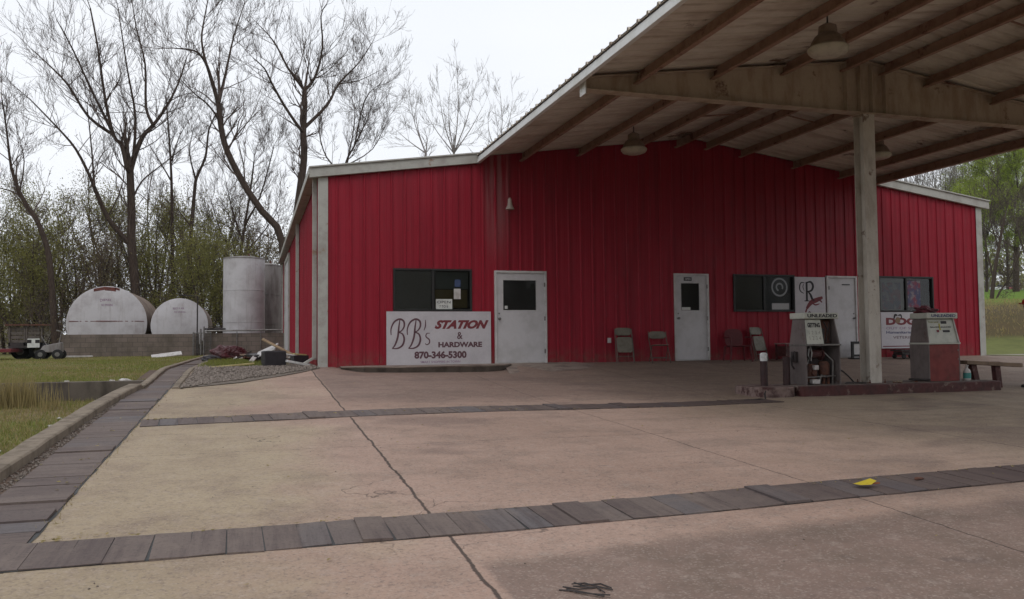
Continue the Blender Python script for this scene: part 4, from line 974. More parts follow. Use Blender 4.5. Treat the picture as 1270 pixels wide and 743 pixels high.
# hose and scraps on the island
m = MB(); m.tube([(-.70, -6.3, -.02), (-.62, -6.32, -.05), (-.52, -6.36, -.15), (-.45, -6.4, -.25), (-.55, -6.5, -.262), (-.72, -6.5, -.258), (-.62, -6.42, -.25), (-.40, -6.45, -.255), (-.28, -6.5, -.26)], .014, 8)
tag(m.build('loose_hose', MT['darkmetal'], smooth=True), 'black hose trailing from the gutted pump to the column foot', 'hose')
m = MB(); m.tube([(-2.62, -6.95, -.455), (-2.75, -7.0, -.44), (-2.9, -7.02, -.452), (-3.05, -7.0, -.455)], .016, 6); m.tube([(-2.62, -6.95, -.455), (-2.60, -6.90, -.36), (-2.55, -6.85, -.33)], .014, 6)
tag(m.build('bent_pipe', MT['darkmetal'], smooth=True), 'bent dark pipe stub on the concrete at the rounded left end of the island', 'pipe')
for k in range(7):
    x = rnd.uniform(.15, .85); y = rnd.uniform(-6.62, -6.4); s = rnd.uniform(.02, .045)
    blob('rubble_piece', (x, y, IT+.004), (s*1.4, s, s*.7), MT['rust'] if k % 2 else MT['kerb'], ['rusty', 'pale'][k % 2 == 0]+' broken chunk on the island between the column and the red pump', 'rubble', k, 1, amp=.15)['group'] = 'rubble on the pump island'

# ------------------------------------------------------------------ person at the right edge
def skin_mesh(name, verts, edges, rad, mat, root=0, sub=2):
    me = bpy.data.meshes.new(name); me.from_pydata(verts, edges, []); o = bpy.data.objects.new(name, me); COL.objects.link(o)
    md = o.modifiers.new('s', 'SKIN'); sk = me.skin_vertices[0].data
    for i, r in enumerate(rad): sk[i].radius = r if isinstance(r, tuple) else (r, r); sk[i].use_root = (i == root)
    md.use_smooth_shade = True; s = o.modifiers.new('ss', 'SUBSURF'); s.levels = sub; s.render_levels = sub
    dg = bpy.context.evaluated_depsgraph_get(); m2 = bpy.data.meshes.new_from_object(o.evaluated_get(dg)); bpy.data.objects.remove(o, do_unlink=True)
    m2.materials.clear(); m2.materials.append(mat); m2.polygons.foreach_set('use_smooth', [True]*len(m2.polygons))
    o = bpy.data.objects.new(name, m2); COL.objects.link(o); return o
def person():
    # local frame: faces -x; feet on z=0
    t = thing('person', 'person in red cap and dark trousers standing at the right end of the island', 'person', (3.90, -6.3, gz(3.8, -6.3)), R(0))
    V = [(0,0,.92),(0,0,1.10),(.01,0,1.28),(-.02,0,1.38),(-.09,0,1.45),(-.20,0,1.53),(-.23,0,1.61),
         (0,-.10,.88),(-.20,-.11,.48),(-.36,-.12,.09),(0,.10,.88),(.06,.11,.48),(.16,.12,.09),
         (.01,-.19,1.36),(.12,-.25,1.10),(.10,-.25,.86),(.08,-.25,.80),(.01,.19,1.36),(.12,.25,1.10),(.08,.24,.86),(.06,.24,.80),
         (-.50,-.13,.045),(.03,.13,.045)]
    E = [(0,1),(1,2),(2,3),(3,4),(4,5),(5,6),(0,7),(7,8),(8,9),(0,10),(10,11),(11,12),(3,13),(13,14),(14,15),(15,16),(3,17),(17,18),(18,19),(19,20),(9,21),(12,22)]
    Rd = [(.14,.10),(.13,.10),(.15,.10),(.07,.07),(.055,.055),(.085,.075),(.075,.07),.085,.055,.040,.085,.055,.040,.05,.042,.030,.028,.05,.042,.030,.028,.035,.035]
    b = skin_mesh('body', V, E, Rd, MT['skin']); b.parent = t
    idx = [0,7,8,9,10,11,12]; mp = {k: i for i, k in enumerate(idx)}
    tr = skin_mesh('trousers', [V[k] if k not in (9, 12) else (V[k][0], V[k][1], .07) for k in idx], [(mp[a], mp[c]) for a, c in ((0,7),(7,8),(8,9),(0,10),(10,11),(11,12))], [(.16,.125),.105,.082,.075,.105,.082,.075], MT['denim']); tr.parent = t
    idx = [1,0,2,3,13,14,15,17,18,19]; mp = {k: i for i, k in enumerate(idx)}
    jk = skin_mesh('jacket', [V[k] for k in idx], [(mp[a], mp[c]) for a, c in ((1,0),(1,2),(2,3),(3,13),(13,14),(14,15),(3,17),(17,18),(18,19))], [(.155,.13),(.165,.14),(.175,.13),(.085,.085),.072,.06,.048,.072,.06,.048], MT['jacket']); jk.parent = t
    for (hx, hy) in ((.08, -.25), (.06, .24)):
        s = 1 if hy > 0 else -1
        hv = [(hx, hy, .80), (hx-.012, hy, .73)]; he = [(0, 1)]; hr = [(.028, .022), (.038, .018)]
        for k, (dy, ln) in enumerate(((-.027, .062), (-.009, .072), (.009, .068), (.027, .055))):
            hv += [(hx-.016, hy+dy, .70), (hx-.03, hy+dy*1.05, .70-ln*.5), (hx-.025+.02, hy+dy*1.05, .70-ln)]; n_ = len(hv); he += [(1, n_-3), (n_-3, n_-2), (n_-2, n_-1)]; hr += [.010, .0085, .0075]
        hv += [(hx-.035, hy-.02*s, .74), (hx-.055, hy-.02*s, .70), (hx-.055, hy-.015*s, .67)]; n_ = len(hv); he += [(0, n_-3), (n_-3, n_-2), (n_-2, n_-1)]; hr += [.012, .0105, .009]
        h = skin_mesh('hand', hv, he, hr, MT['skin'], 0, 1); h.parent = t
    for (fx, fy) in ((-.42, -.125), (.10, .125)):
        q = MB(); q.hexa([(fx-.17, fy-.045, 0), (fx+.11, fy-.04, 0), (fx+.11, fy+.04, 0), (fx-.17, fy+.045, 0)], [(fx-.14, fy-.035, .05), (fx+.09, fy-.035, .11), (fx+.09, fy+.035, .11), (fx-.14, fy+.035, .05)])
        o = q.build('shoe', MT['shoe'], t, world=False, bevel=.02)
    q = MB(); q.lathe([(.012, -.015), (.02, 0), (.012, .02)], (-.325, 0, 1.55), 8); q.build('nose', MT['skin'], t, smooth=True, world=False)
    for s in (-1, 1):
        MB().lathe([(.004, -.008), (.009, 0), (.004, .008)], (-.308, s*.03, 1.57), 8).build('eye', MT['hair'], t, world=False)
        MB().lathe([(.006, -.03), (.016, 0), (.006, .03)], (-.21, s*.083, 1.55), 8).build('ear', MT['skin'], t, smooth=True, world=False)
    MB().tube([(-.305, -.022, 1.505), (-.311, 0, 1.503), (-.305, .022, 1.505)], .005, 6).build('mouth', MT['cap'], t, world=False)
    MB().lathe([(.084, -.05), (.095, .0), (.09, .03)], (-.205, 0, 1.57), 16).build('hair', MT['hair'], t, smooth=True, world=False)
    q = MB(); q.lathe([(.102, 0), (.104, .03), (.09, .075), (.05, .105), (.01, .112)], (-.22, 0, 1.585), 20)
    br_ = [(-.29, -.07), (-.39, -.055), (-.425, 0), (-.39, .055), (-.29, .07)]
    a = [q.P((x, y, 1.592-abs(y)*.2)) for x, y in br_]; c = [q.P((x, y, 1.602-abs(y)*.2)) for x, y in br_]; q.face(a[::-1]); q.face(c)
    for k in range(5): q.face([a[k], a[(k+1) % 5], c[(k+1) % 5], c[k]])
    q.build('cap', MT['cap'], t, smooth=True, world=False)
person()

# ------------------------------------------------------------------ litter on the apron
m = MB(); m.cm = 0
P = [(-.11,-.06,.002),(.0,-.085,.004),(.12,-.03,.03),(.10,.05,.045),(-.02,.07,.012),(-.13,.04,.002)]
i_ = [m.P(p_) for p_ in P]; c_ = m.P((0, 0, .02)); [m.face([i_[k], i_[(k+1) % 6], c_]) for k in range(6)]
o = m.build('paper_scrap', MT['yellow']); o.scale = (.72, .72, .72); o.location = (-6.02, -13.36, gz(-5.8, -13.3)+.034); tag(o, 'bright yellow paper scrap lying on the near band of boards', 'paper scrap')
MB().box(-.02, .15, -.045, -.02, .001, .012).build('folded_edge', MT['orange'], o, world=False)
o = blob('crumpled_can', (-5.42, -13.26, gz(-5.3, -13.3)+.012), (.045, .022, .014), MT['rust'], 'small crumpled brown can on the near band of boards right of the yellow paper', 'can', 3, 2)
m = MB(); r = random.Random(3)
for k in range(6):
    y_ = -.05+k*.02; m.tube([(-.14+r.uniform(-.05, .05), y_, .004), (-.05, y_+r.uniform(-.03, .03), .006), (.05, y_+r.uniform(-.03, .03), .005), (.13+r.uniform(-.06, .06), y_-.02, .004)], .0035, 5)
o = m.build('flattened_cable', MT['darkmetal']); g_ = at(705, 733, -14.6); o.location = (-8.93, -14.78, gz(-8.93, -14.78)+.001); o.rotation_euler = (0, 0, R(-38)); o.scale = (.8, 1.5, 1); tag(o, 'flattened dark bundle of wire on the concrete at the bottom of the picture', 'wire')

# ------------------------------------------------------------------ scrap pile left of the building
blob('tarp', (-11.25, 8.2, 0), (.55, .42, .34), MT['tarp'], 'crumpled dark red tarp heaped on the grass in front of the tank wall', 'tarp', 11, 5, amp=.16)
blob('cushion', (-11.72, 7.4, 0), (.26, .2, .14), MT['darkbox'], 'dark bag slumped at the left end of the red tarp', 'bag', 12, 4, amp=.12)
m = MB(); m.box(-.24, .24, -.18, .18, 0, .34); o = m.build('plastic_crate', MT['darkbox'], bevel=.02); o.location = (-10.12, .75, .012); o.rotation_euler = (0, 0, R(12)); tag(o, 'dark purple-black bin in the scrap pile by the building corner', 'crate')
MB().box(-.21, .21, -.15, .15, .341, .348).build('inner_shadow_sheet', MT['black'], o, world=False)  # black sheet painting the shade inside the bin
def board(name, label, cat, L, Wd, T, loc, rot, mat):
    o = MB().box(-L/2, L/2, -Wd/2, Wd/2, 0, T).build(name, mat, bevel=.004); o.location = loc; o.rotation_euler = rot; return tag(o, label, cat)
board('plywood_sheet', 'dirty white panel tilted on top of the scrap pile', 'panel', .60, .34, .03, (-10.22, 3.3, .32), (R(30), R(-22), R(-30)), MT['doorframe'])
board('wooden_strip', 'narrow cream strip leaning across the scrap pile', 'panel', .85, .10, .03, (-9.98, 3.0, .42), (R(20), R(28), R(-15)), MT['cardboard'])
board('scrap_box', 'squashed dark box under the tilted white panel', 'box', .75, .5, .26, (-10.25, 3.6, .02), (R(4), R(-6), R(20)), MT['darkbox'])
board('yellow_plank', 'yellow board lying in the grass in front of the scrap pile', 'board', .95, .10, .03, (-11.0, .45, .04), (0, R(-4), R(14)), MT['yellowboard'])
board('plywood_sheet', 'pale wedge of sheet lying on the upper grass left of the trench cover', 'panel', 1.1, .5, .03, (-13.75, 16.6, .08), (R(14), R(-7), R(8)), MT['offwhite'])
board('old_board', 'long grey board lying flat on the grass near the tank wall', 'board', 1.2, .25, .06, (-17.2, 18.0, .03), (0, 0, R(5)), MT['offwhite'])
board('battery_case', 'dark small case with a bright lid by the downspout', 'box', .36, .28, .22, (-9.5, 1.9, .01), (0, 0, R(15)), MT['darkbox'])
board('splash_block', 'pale splash block at the foot of the corner downspout', 'splash block', .5, .22, .05, (-9.62, .35, .06), (0, R(12), R(10)), MT['doorframe'])
board('yellow_block', 'yellow flat block on top of the small dark case', 'block', .30, .14, .03, (-9.5, 1.85, .24), (0, R(6), R(15)), MT['yellowboard'])
for k, (x, y) in enumerate(((-11.0, 6.2), (-10.88, 6.3), (-10.76, 6.1))):
    blob('tin_can', (x, y, .02), (.09, .07, .10), MT['offwhite'], 'small pale crumpled can in the grass between the tarp and the white panel', 'can', 20+k, 2, amp=.2)['group'] = 'cans by the tarp'
r = random.Random(5)
SCL = [a_+' scrap '+b_ for a_ in ('thin tilted', 'short flat', 'long narrow', 'small broken') for b_ in ('between the red tarp and the white panel', 'in front of the squashed dark box', 'beside the dark purple bin', 'near the wall behind the bin')]
for k in range(16):
    y = r.uniform(2.6, 6.5); x = r.uniform(-10.9, -9.5)
    board('scrap_piece', SCL[k], 'scrap', r.uniform(.25, .8), r.uniform(.04, .18), .03, (x, y, r.uniform(.03, .22)), (R(r.uniform(-25, 25)), R(r.uniform(-25, 25)), r.uniform(0, 3)), r.choice([MT['brownwood'], MT['darkmetal'], MT['rust'], MT['darkbox'], MT['offwhite']]))['group'] = 'scrap in the pile'

# ------------------------------------------------------------------ tanks and their wall
WY = 20.0
m = MB(); m.box(-18.1, -12.78, WY, WY+.2, -.1, .94); o = m.build('tank_wall', MT['block'], bevel=.01); tag(o, 'weathered grey block wall in front of the two horizontal tanks', 'block wall')
m = MB(); m.box(-12.55, -9.2, WY, WY+.2, -.1, .96); o = m.build('tank_wall', MT['block'], bevel=.01); tag(o, 'weathered grey block wall in front of the upright tank, right of the gate post', 'block wall')
m = MB(); m.tube([(-12.5, WY-.1, 1.06), (-9.25, WY-.1, 1.10)], .035, 8)
for x in (-12.3, -11.2, -10.2): m.tube([(x, WY-.1, 0), (x, WY-.1, 1.07)], .02, 6)
tag(m.build('pipe_rail', MT['steel'], smooth=True), 'thin grey pipe running along the top of the right block wall', 'pipe')
def htank(x, y0, y1, r, zc, label, seam):
    t = thing('storage_tank', label, 'storage tank', (x, (y0+y1)/2, zc-r), 0)
    m = MB(); m.lathe([(r, -y0), (r, -y1)], (x, 0, zc), 56, 'y'); m.build('shell', MT['tankside'], t, smooth=True)
    m = MB(); m.lathe([(r+.012, -y0-.05), (r+.012, -y0+.0), (r*.96, -y0+.03), (r*.6, -y0+.10), (r*.2, -y0+.13), (.01, -y0+.132)], (x, 0, zc), 56, 'y'); m.build('end_cap', MT['tank'], t, smooth=True)
    if seam:
        m = MB(); n = 14
        for k in range(n):
            a = -.93*r+1.86*r*k/n; m.box(x+a, x+a+1.86*r/n, y0-.16+.10*abs(k+.5-n/2)/(n/2), y0-.02, zc+.08-.012, zc+.08+.014+rnd.uniform(0, .01))
        m.build('weld_seam', MT['tankrust'], t)
        m = MB()
        for a, b, h in ((-.55, -.1, .12), (-.1, .35, .16), (.3, .5, .08)): m.prism_y([(x+a, zc+math.sqrt(r*r-a*a)-h-.02), (x+b, zc+math.sqrt(r*r-b*b)-h-.03), (x+b, zc+math.sqrt(r*r-b*b)-.01), (x+a, zc+math.sqrt(r*r-a*a)-.01)], y0-.045, y0-.0)
        m.build('rust_patch', MT['tankrust'], t)
    text_mesh('DIESEL' if seam else 'REGULAR', x-.28, x+.2, zc+.58*r, zc+.66*r, y0-.10, MT['inkpurple'], t); text_mesh('NO SMOKING', x-.22, x+.25, zc+.46*r, zc+.52*r, y0-.115, MT['inkpurple'], t)
    m = MB()
    for yy in (y0+.8, y1-.8): m.box(x-r*.8, x+r*.8, yy, yy+.3, -.05, zc-r*.75)
    m.build('cradle', MT['block'], t)
    return t
htank(-16.72, 22.2, 28.2, 1.63, 1.46, 'large white horizontal tank with a rusty top and seam behind the block wall', True)
htank(-13.70, 22.0, 27.0, 1.20, 1.36, 'smaller clean white horizontal tank behind the block wall', False)
def vtank(x, y, r, z, mat, label):
    t = thing('storage_tank', label, 'storage tank', (x, y, 0), 0)
    m = MB(); m.lathe([(r, 0), (r, z*.33), (r+.01, z*.331), (r+.01, z*.34), (r, z*.341), (r, z*.66), (r+.01, z*.661), (r+.01, z*.67), (r, z*.671), (r, z)], (x, y, 0), 48); m.build('shell', mat, t, smooth=True)
    m = MB(); m.lathe([(r+.02, z-.03), (r+.02, z+.02), (r*.5, z+.10), (.05, z+.14)], (x, y, 0), 48); m.build('top', MT['tankdark'], t, smooth=True)
    m = MB(); m.lathe([(.05, 0), (.05, .12)], (x+.2, y-.2, z+.1), 10); m.build('vent', MT['rust'], t)
    return t
vtank(-10.93, 21.9, .92, 4.40, MT['tank'], 'tall white upright tank behind the block wall')
vtank(-9.92, 24.2, .72, 4.30, MT['tankdark'], 'darker weathered upright tank standing behind the tall white one')
# gate post with arm, valves
gp = thing('gate_post', 'grey steel pipe gate frame between the two block walls', 'gate post', (-12.66, WY-.15, 0))
m = MB(); p_ = at(245, 367, WY-.15); q_ = at(222, 366, WY-.15); m.tube([(p_.x, WY-.15, 0), (p_.x, WY-.15, p_.z), (q_.x, WY-.15, q_.z)], .03, 8); m.build('frame_pipe', MT['darkmetal'], gp)
for px, top in ((249, 408), (253, 405), (240, 412)):
    q_ = at(px, top, WY-.2); m = MB(); m.tube([(q_.x, WY-.2, 0), (q_.x, WY-.2, q_.z)], .035, 8); m.build('post', MT['steel'], gp)
m = MB(); a_ = at(240, 412, WY-.2); b_ = at(262, 415, WY-.2)
for k in range(14):
    x_ = a_.x+(b_.x-a_.x)*k/13; m.tube([(x_, WY-.2, .1), (x_, WY-.2, a_.z-.05)], .006, 4)
for k in range(7): m.tube([(a_.x, WY-.2, .15+k*.12), (b_.x, WY-.2, .15+k*.12)], .006, 4)
m.tube([(a_.x, WY-.2, a_.z-.04), (b_.x, WY-.2, a_.z-.04)], .02, 6); m.build('mesh_panel', MT['steel'], gp)
m = MB(); v_ = at(268, 408, WY+.5); m.tube([(v_.x-.5, v_.y, .9), (v_.x-.5, v_.y, v_.z), (v_.x+.4, v_.y, v_.z)], .04, 8); m.lathe([(.09, -.01), (.09, .01)], (v_.x-.2, v_.y-.05, v_.z+.1), 14); m.lathe([(.08, -.08), (.08, .08)], (v_.x+.1, v_.y, v_.z), 12, 'x')
tag(m.build('valve_pipe', MT['darkmetal'], smooth=True), 'dark pipe and valve wheel between the small horizontal tank and the tall one', 'pipe valve')

# ------------------------------------------------------------------ machinery and house at the far left
def wheel(t, x, y, z, r, w=.14, name='wheel'):
    o = MB().lathe([(r*.75, -w/2), (r, -w*.35), (r, w*.35), (r*.75, w/2)], (x, y, z), 20, 'y').build(name, MT['tyre'], t, smooth=True)
    MB().lathe([(r*.5, -w/2-.01), (r*.45, w/2+.01)], (x, y, z), 14, 'y').build('rim', MT['steel'], o, smooth=True)
YT = 15.5
a_ = at(10, 438, YT); b_ = at(52, 438, YT)
t = thing('farm_trailer', 'dark old utility trailer with plank sides and a white plate on its back', 'trailer', ((a_.x+b_.x)/2, YT, 0))
xa, xb = a_.x, b_.x
m = MB(); m.box(xa, xb, YT, YT+2.4, .42, .50); m.box(xa, xb, YT, YT+.05, .50, .62); m.build('bed', MT['darkmetal'], t)
m = MB()
for k in range(4): m.box(xa, xb-.1, YT+.05, YT+.09, .60+k*.15, .72+k*.15)
for x in (xa, xa+.55, xb-.6, xb-.05): m.box(x, x+.05, YT+.0, YT+.045, .5, 1.22)
m.build('side_rack', worn('weathered_grey_board', (.12, .10, .085), (.07, .055, .045)), t)
m = MB(); p_ = at(34, 420, YT-.1); q_ = at(49, 431, YT-.1); m.box(p_.x, q_.x, YT-.12, YT-.09, q_.z, p_.z); pl = m.build('plate', MT['paper'], t)
m = MB(); cx_ = (p_.x+q_.x)/2; cz_ = (p_.z+q_.z)/2
for s in (-1, 1): m.box(cx_+s*.13-.07, cx_+s*.13+.07, YT-.124, YT-.12, cz_-.0, cz_+.12)
m.build('plate_marking', MT['inkblack'], pl)
for x in (xa+.25, xb-.25): wheel(t, x, YT+.6, .30, .30); wheel(t, x, YT+1.5, .30, .30)
m = MB(); m.box(xa-.1, xb+.2, YT-.1, YT+.4, 1.23, 1.28); m.build('top_board', MT['rust'], t)
c_ = at(62, 438, YT)
t = thing('riding_mower', 'small grey wheeled mower between the trailer and the block wall', 'mower', (c_.x, YT, 0))
m = MB(); m.hexa([(c_.x-.35, YT-.2, .25), (c_.x+.4, YT-.2, .25), (c_.x+.4, YT+.3, .25), (c_.x-.35, YT+.3, .25)], [(c_.x-.2, YT-.15, .5), (c_.x+.38, YT-.15, .62), (c_.x+.38, YT+.25, .62), (c_.x-.2, YT+.25, .5)]); m.build('deck', MT['tankdark'], t, bevel=.03)
m = MB(); m.tube([(c_.x-.1, YT, .5), (c_.x-.3, YT, .85)], .02, 6); m.tube([(c_.x+.3, YT, .6), (c_.x+.38, YT, 1.0), (c_.x+.2, YT, 1.05)], .03, 6); m.build('handle', MT['steel'], t)
for x in (c_.x-.25, c_.x+.3):
    for y in (YT-.28, YT+.35): wheel(t, x, y, .18, .18, .1)
d_ = at(-8, 436, 14.5)
t = thing('flatbed_trailer', 'low dull red trailer edge cut off by the left side of the picture', 'trailer', (d_.x, 14.5, 0))
m = MB(); m.box(d_.x-2.6, d_.x+.55, 14.5, 16.4, .28, .40); m.build('bed', MT['redpaint'], t, bevel=.01)
wheel(t, d_.x-.6, 14.45, .22, .22); wheel(t, d_.x-1.4, 14.45, .22, .22)
def house():
    y = 52; a = at(-70, 420, y); b = at(40, 420, y); r = at(3, 378, y); e = at(42, 400, y)
    t = thing('house', 'pale house with a low brown gable roof far behind the trailers', 'house', ((a.x+b.x)/2, y, 0))
    x1 = e.x-.4; x0 = 2*r.x-x1
    m = MB(); m.prism_y([(x0, 0), (x1, 0), (x1, e.z+.1), (r.x, r.z-.1), (x0, e.z+.1)], y, y+9); m.build('wall', MT['housewall'], t)
    m = MB()
    for s in (-1, 1):
        xe = r.x+s*(e.x-r.x); m.hexa([(r.x, y-.5, r.z-.02), (xe, y-.5, e.z-.02), (xe, y+9.5, e.z-.02), (r.x, y+9.5, r.z-.02)], [(r.x, y-.5, r.z+.16), (xe, y-.5, e.z+.12), (xe, y+9.5, e.z+.12), (r.x, y+9.5, r.z+.16)])
    m.build('roof', MT['houseroof'], t)
    m = MB()
    for s in (-1, 1):
        xe = r.x+s*(e.x-r.x); m.hexa([(r.x, y-.55, r.z-.1), (xe, y-.55, e.z-.1), (xe, y-.5, e.z-.1), (r.x, y-.5, r.z-.1)], [(r.x, y-.55, r.z+.1), (xe, y-.55, e.z+.06), (xe, y-.5, e.z+.06), (r.x, y-.5, r.z+.1)])
    m.build('barge_board', MT['fascia'], t)
    for x in (r.x+.5, r.x-1.9):
        m = MB(); m.box(x, x+.9, y-.04, y, 1.0, 2.0); w_ = m.build('window', MT['fascia'], t); MB().box(x+.08, x+.82, y-.05, y-.041, 1.08, 1.92).build('pane', MT['black'], w_)
    return t
house()

# ------------------------------------------------------------------ trees
def limb_tubes(m, P, r0, r1, n=9):
    pts = [Vector(p) for p in P]; Q = []
    q = [pts[0]]+pts+[pts[-1]]
    for i in range(1, len(q)-2):
        for j in range(3):
            t = j/3; Q.append(.5*((2*q[i])+(-q[i-1]+q[i+1])*t+(2*q[i-1]-5*q[i]+4*q[i+1]-q[i+2])*t*t+(-q[i-1]+3*q[i]-3*q[i+1]+q[i+2])*t**3))
    Q.append(pts[-1]); k = len(Q)
    R_ = [r0+(r1-r0)*(i/(k-1))**.8 for i in range(k)]
    m.tube(Q, R_, n); return Q, R_
class Twigs:
    def __init__(s, seed): s.a = []; s.b = []; s.ra = []; s.rb = []; s.r = random.Random(seed); s.tips = []
    def branch(s, p, d, L, rad, lvl, up=.25, wig=.17):
        r = s.r; n = 4 if lvl > 1 else 3; p = Vector(p); d = Vector(d).normalized(); seg = L/n; pts = []
        for k in range(n):
            d = (d+Vector((r.gauss(0, wig), r.gauss(0, wig), r.gauss(0, wig)+up*.35))).normalized()
            q = p+d*seg*r.uniform(.8, 1.2); ra = rad*(1-.62*k/n); rb = rad*(1-.62*(k+1)/n)
            s.a.append(tuple(p)); s.b.append(tuple(q)); s.ra.append(ra); s.rb.append(rb); pts.append((q, d, rb)); p = q
        s.tips.append(tuple(p))
        if lvl <= 0: return
        cnt = r.randint(3, 4) if lvl > 1 else r.randint(3, 4)
        for _ in range(cnt):
            q, dd, rb = pts[r.randrange(len(pts))]
            ax = Vector((r.gauss(0, 1), r.gauss(0, 1), r.gauss(0, 1))).normalized()
            nd = (dd+ax*r.uniform(.42, .82)+Vector((0, 0, up*.5))).normalized()
            s.branch(q, nd, L*r.uniform(.45, .78), rb*.72, lvl-1, up, wig)
    def along(s, Q, Rr, per_m, L, lvl, up=.3, start=.15, rmax=.06):
        r = s.r; tot = sum((Q[i+1]-Q[i]).length for i in range(len(Q)-1)); cnt = max(3, int(tot*per_m))
        for _ in range(cnt):
            t = start+(1-start)*r.random()**.8; i = min(len(Q)-2, int(t*(len(Q)-1))); f = t*(len(Q)-1)-i
            p = Q[i].lerp(Q[i+1], f); d = (Q[i+1]-Q[i]).normalized()
            ax = Vector((r.gauss(0, 1), r.gauss(0, 1), r.gauss(0, .6))); ax = (ax-d*ax.dot(d)).normalized()
            nd = (d*r.uniform(.4, 1.0)+ax+Vector((0, 0, .3))).normalized()
            s.branch(p, nd, L*r.uniform(.5, 1.15)*(1.1-.45*t), min(Rr[i]*.42, rmax), lvl, up)
        s.branch(Q[-1], (Q[-1]-Q[-2]), L*.8, Rr[-1]*.8, lvl, up)
    def build(s, name, mat, parent, origin, minr=.008):
        if not s.a: return
        A = np.array(s.a)-np.array(origin); B = np.array(s.b)-np.array(origin); ra = np.maximum(np.array(s.ra), minr)[:, None]; rb = np.maximum(np.array(s.rb), minr*.85)[:, None]
        D = B-A; D /= np.linalg.norm(D, axis=1)[:, None]+1e-9; h = np.where(np.abs(D[:, 2:3]) < .9, np.array([[0, 0, 1.]]), np.array([[1., 0, 0]]))
        U = np.cross(D, h); U /= np.linalg.norm(U, axis=1)[:, None]; Wv = np.cross(D, U); n = len(A); V = np.zeros((n, 6, 3))
        for k in range(3):
            a = 2*math.pi*k/3; o = U*math.cos(a)+Wv*math.sin(a); V[:, k] = A+o*ra; V[:, k+3] = B+o*rb
        base = (np.arange(n)*6)[:, None]
        Fc = np.concatenate([base+np.array([[k, (k+1) % 3, (k+1) % 3+3, k+3]]) for k in range(3)], 0)
        return arrmesh(name, V.reshape(-1, 3), Fc, 4, mat, parent)
def leaves(name, C, size, mat, parent, origin, seed=0, flatk=1.):
    rs = np.random.RandomState(seed); C = np.array(C)-np.array(origin); n = len(C)
    a = rs.normal(size=(n, 3)); a /= np.linalg.norm(a, axis=1)[:, None]; b = rs.normal(size=(n, 3)); b = np.cross(a, b); b /= np.linalg.norm(b, axis=1)[:, None]
    s = (size*rs.uniform(.5, 1.3, n))[:, None]; V = np.zeros((n, 4, 3)); V[:, 0] = C-a*s; V[:, 1] = C+b*s*.5; V[:, 2] = C+a*s; V[:, 3] = C-b*s*.5
    return arrmesh(name, V.reshape(-1, 3), np.arange(n*4).reshape(n, 4), 4, mat, parent)
def pix_tree(label, Y, limbs, per_m=1.5, L=2.6, lvl=3, seed=1, base_z=0, ground=True, mat='bark', tmat='twig', minr=.0065, drift=1.0, leaf=None, leafn=0, leafs=.07, up=.3):
    """limbs: list of (pixel polyline, r0, r1, depth drift); the first is the trunk, rooted in the ground"""
    p0 = at(*limbs[0][0][0], Y); t = thing('tree', label, 'tree', (p0.x, Y, base_z), 0, 'trees behind the station'); org = (p0.x, Y, base_z)
    m = MB(); tw = Twigs(seed); r = random.Random(seed)
    for k, (pl, r0, r1, dd) in enumerate(limbs):
        n = len(pl); P = []
        for i, (px, py) in enumerate(pl):
            P.append(at(px, py, Y+(dd[0]+(dd[1]-dd[0])*i/(n-1))))
        if k == 0 and ground: P = [Vector((P[0].x-.02, Y, base_z-.3))]+P if P[0].z > base_z+.1 else [Vector((P[0].x, Y, base_z-.3))]+P[1:]
        Q, Rr = limb_tubes(m, P, r0*.8, r1*.72)
        tw.along(Q, Rr, per_m*1.0 if k else per_m*.3, L, lvl, start=.12 if k else .55, up=up)
    m.build('trunk', MT[mat], t, smooth=True)
    tw.build('branches', MT[tmat], t, org, minr)
    if leaf: 
        idx = [tw.tips[r.randrange(len(tw.tips))] for _ in range(leafn)]
        C = [(x+r.gauss(0, .22), y+r.gauss(0, .22), z+r.gauss(0, .22)) for x, y, z in idx]; leaves('leaves', C, leafs, MT[leaf], t, org, seed)
    return t
# A: the big forked tree behind the tanks
pix_tree('tall bare tree with a broad fan of limbs rising between the two horizontal tanks', 33, [
 ([(168,420),(168,362),(163,303),(163,260),(161,210)], .38, .28, (0, 0)),
 ([(161,212),(158,208),(151,180),(141,168),(130,120),(122,63),(112,10)], .22, .05, (0, -1.5)),
 ([(142,168),(110,145),(84,105),(60,80),(38,60)], .13, .03, (0, 1.5)),
 ([(140,165),(115,115),(91,63),(70,24)], .12, .03, (0, -2)),
 ([(161,212),(168,190),(178,168),(191,154),(208,130),(222,101),(232,70)], .24, .04, (0, 1.5)),
 ([(190,155),(181,133),(180,80),(169,35),(164,2)], .13, .03, (0, 2)),
 ([(164,208),(168,147),(158,87),(146,8)], .13, .03, (0, -1)),
 ([(161,303),(134,271),(118,235),(112,220),(94,185),(70,157),(36,122)], .20, .04, (0, -2)),
 ([(117,232),(114,190),(108,130)], .09, .03, (-1, 0)),
 ([(163,250),(176,225),(200,205),(232,180)], .08, .03, (0, 2))], 1.5, 2.9, 3, 11)
# B: leaning tree right of the middle
pix_tree('leaning bare tree with a thick dark trunk curving left behind the tall white tank', 31, [
 ([(352,420),(350,300),(325,262),(304,231),(282,188),(274,157),(271,129)], .31, .20, (0, 0)),
 ([(271,129),(262,98),(254,76),(241,63),(217,60)], .17, .04, (0, -1.5)),
 ([(256,80),(250,50),(254,20),(260,-10)], .10, .03, (-.5, 1)),
 ([(271,129),(280,90),(290,45),(303,5)], .13, .03, (0, 2)),
 ([(273,150),(258,130),(240,115),(225,100)], .08, .03, (0, -2)),
 ([(282,185),(300,160),(318,140)], .07, .025, (0, 2))], 1.8, 2.7, 3, 12)
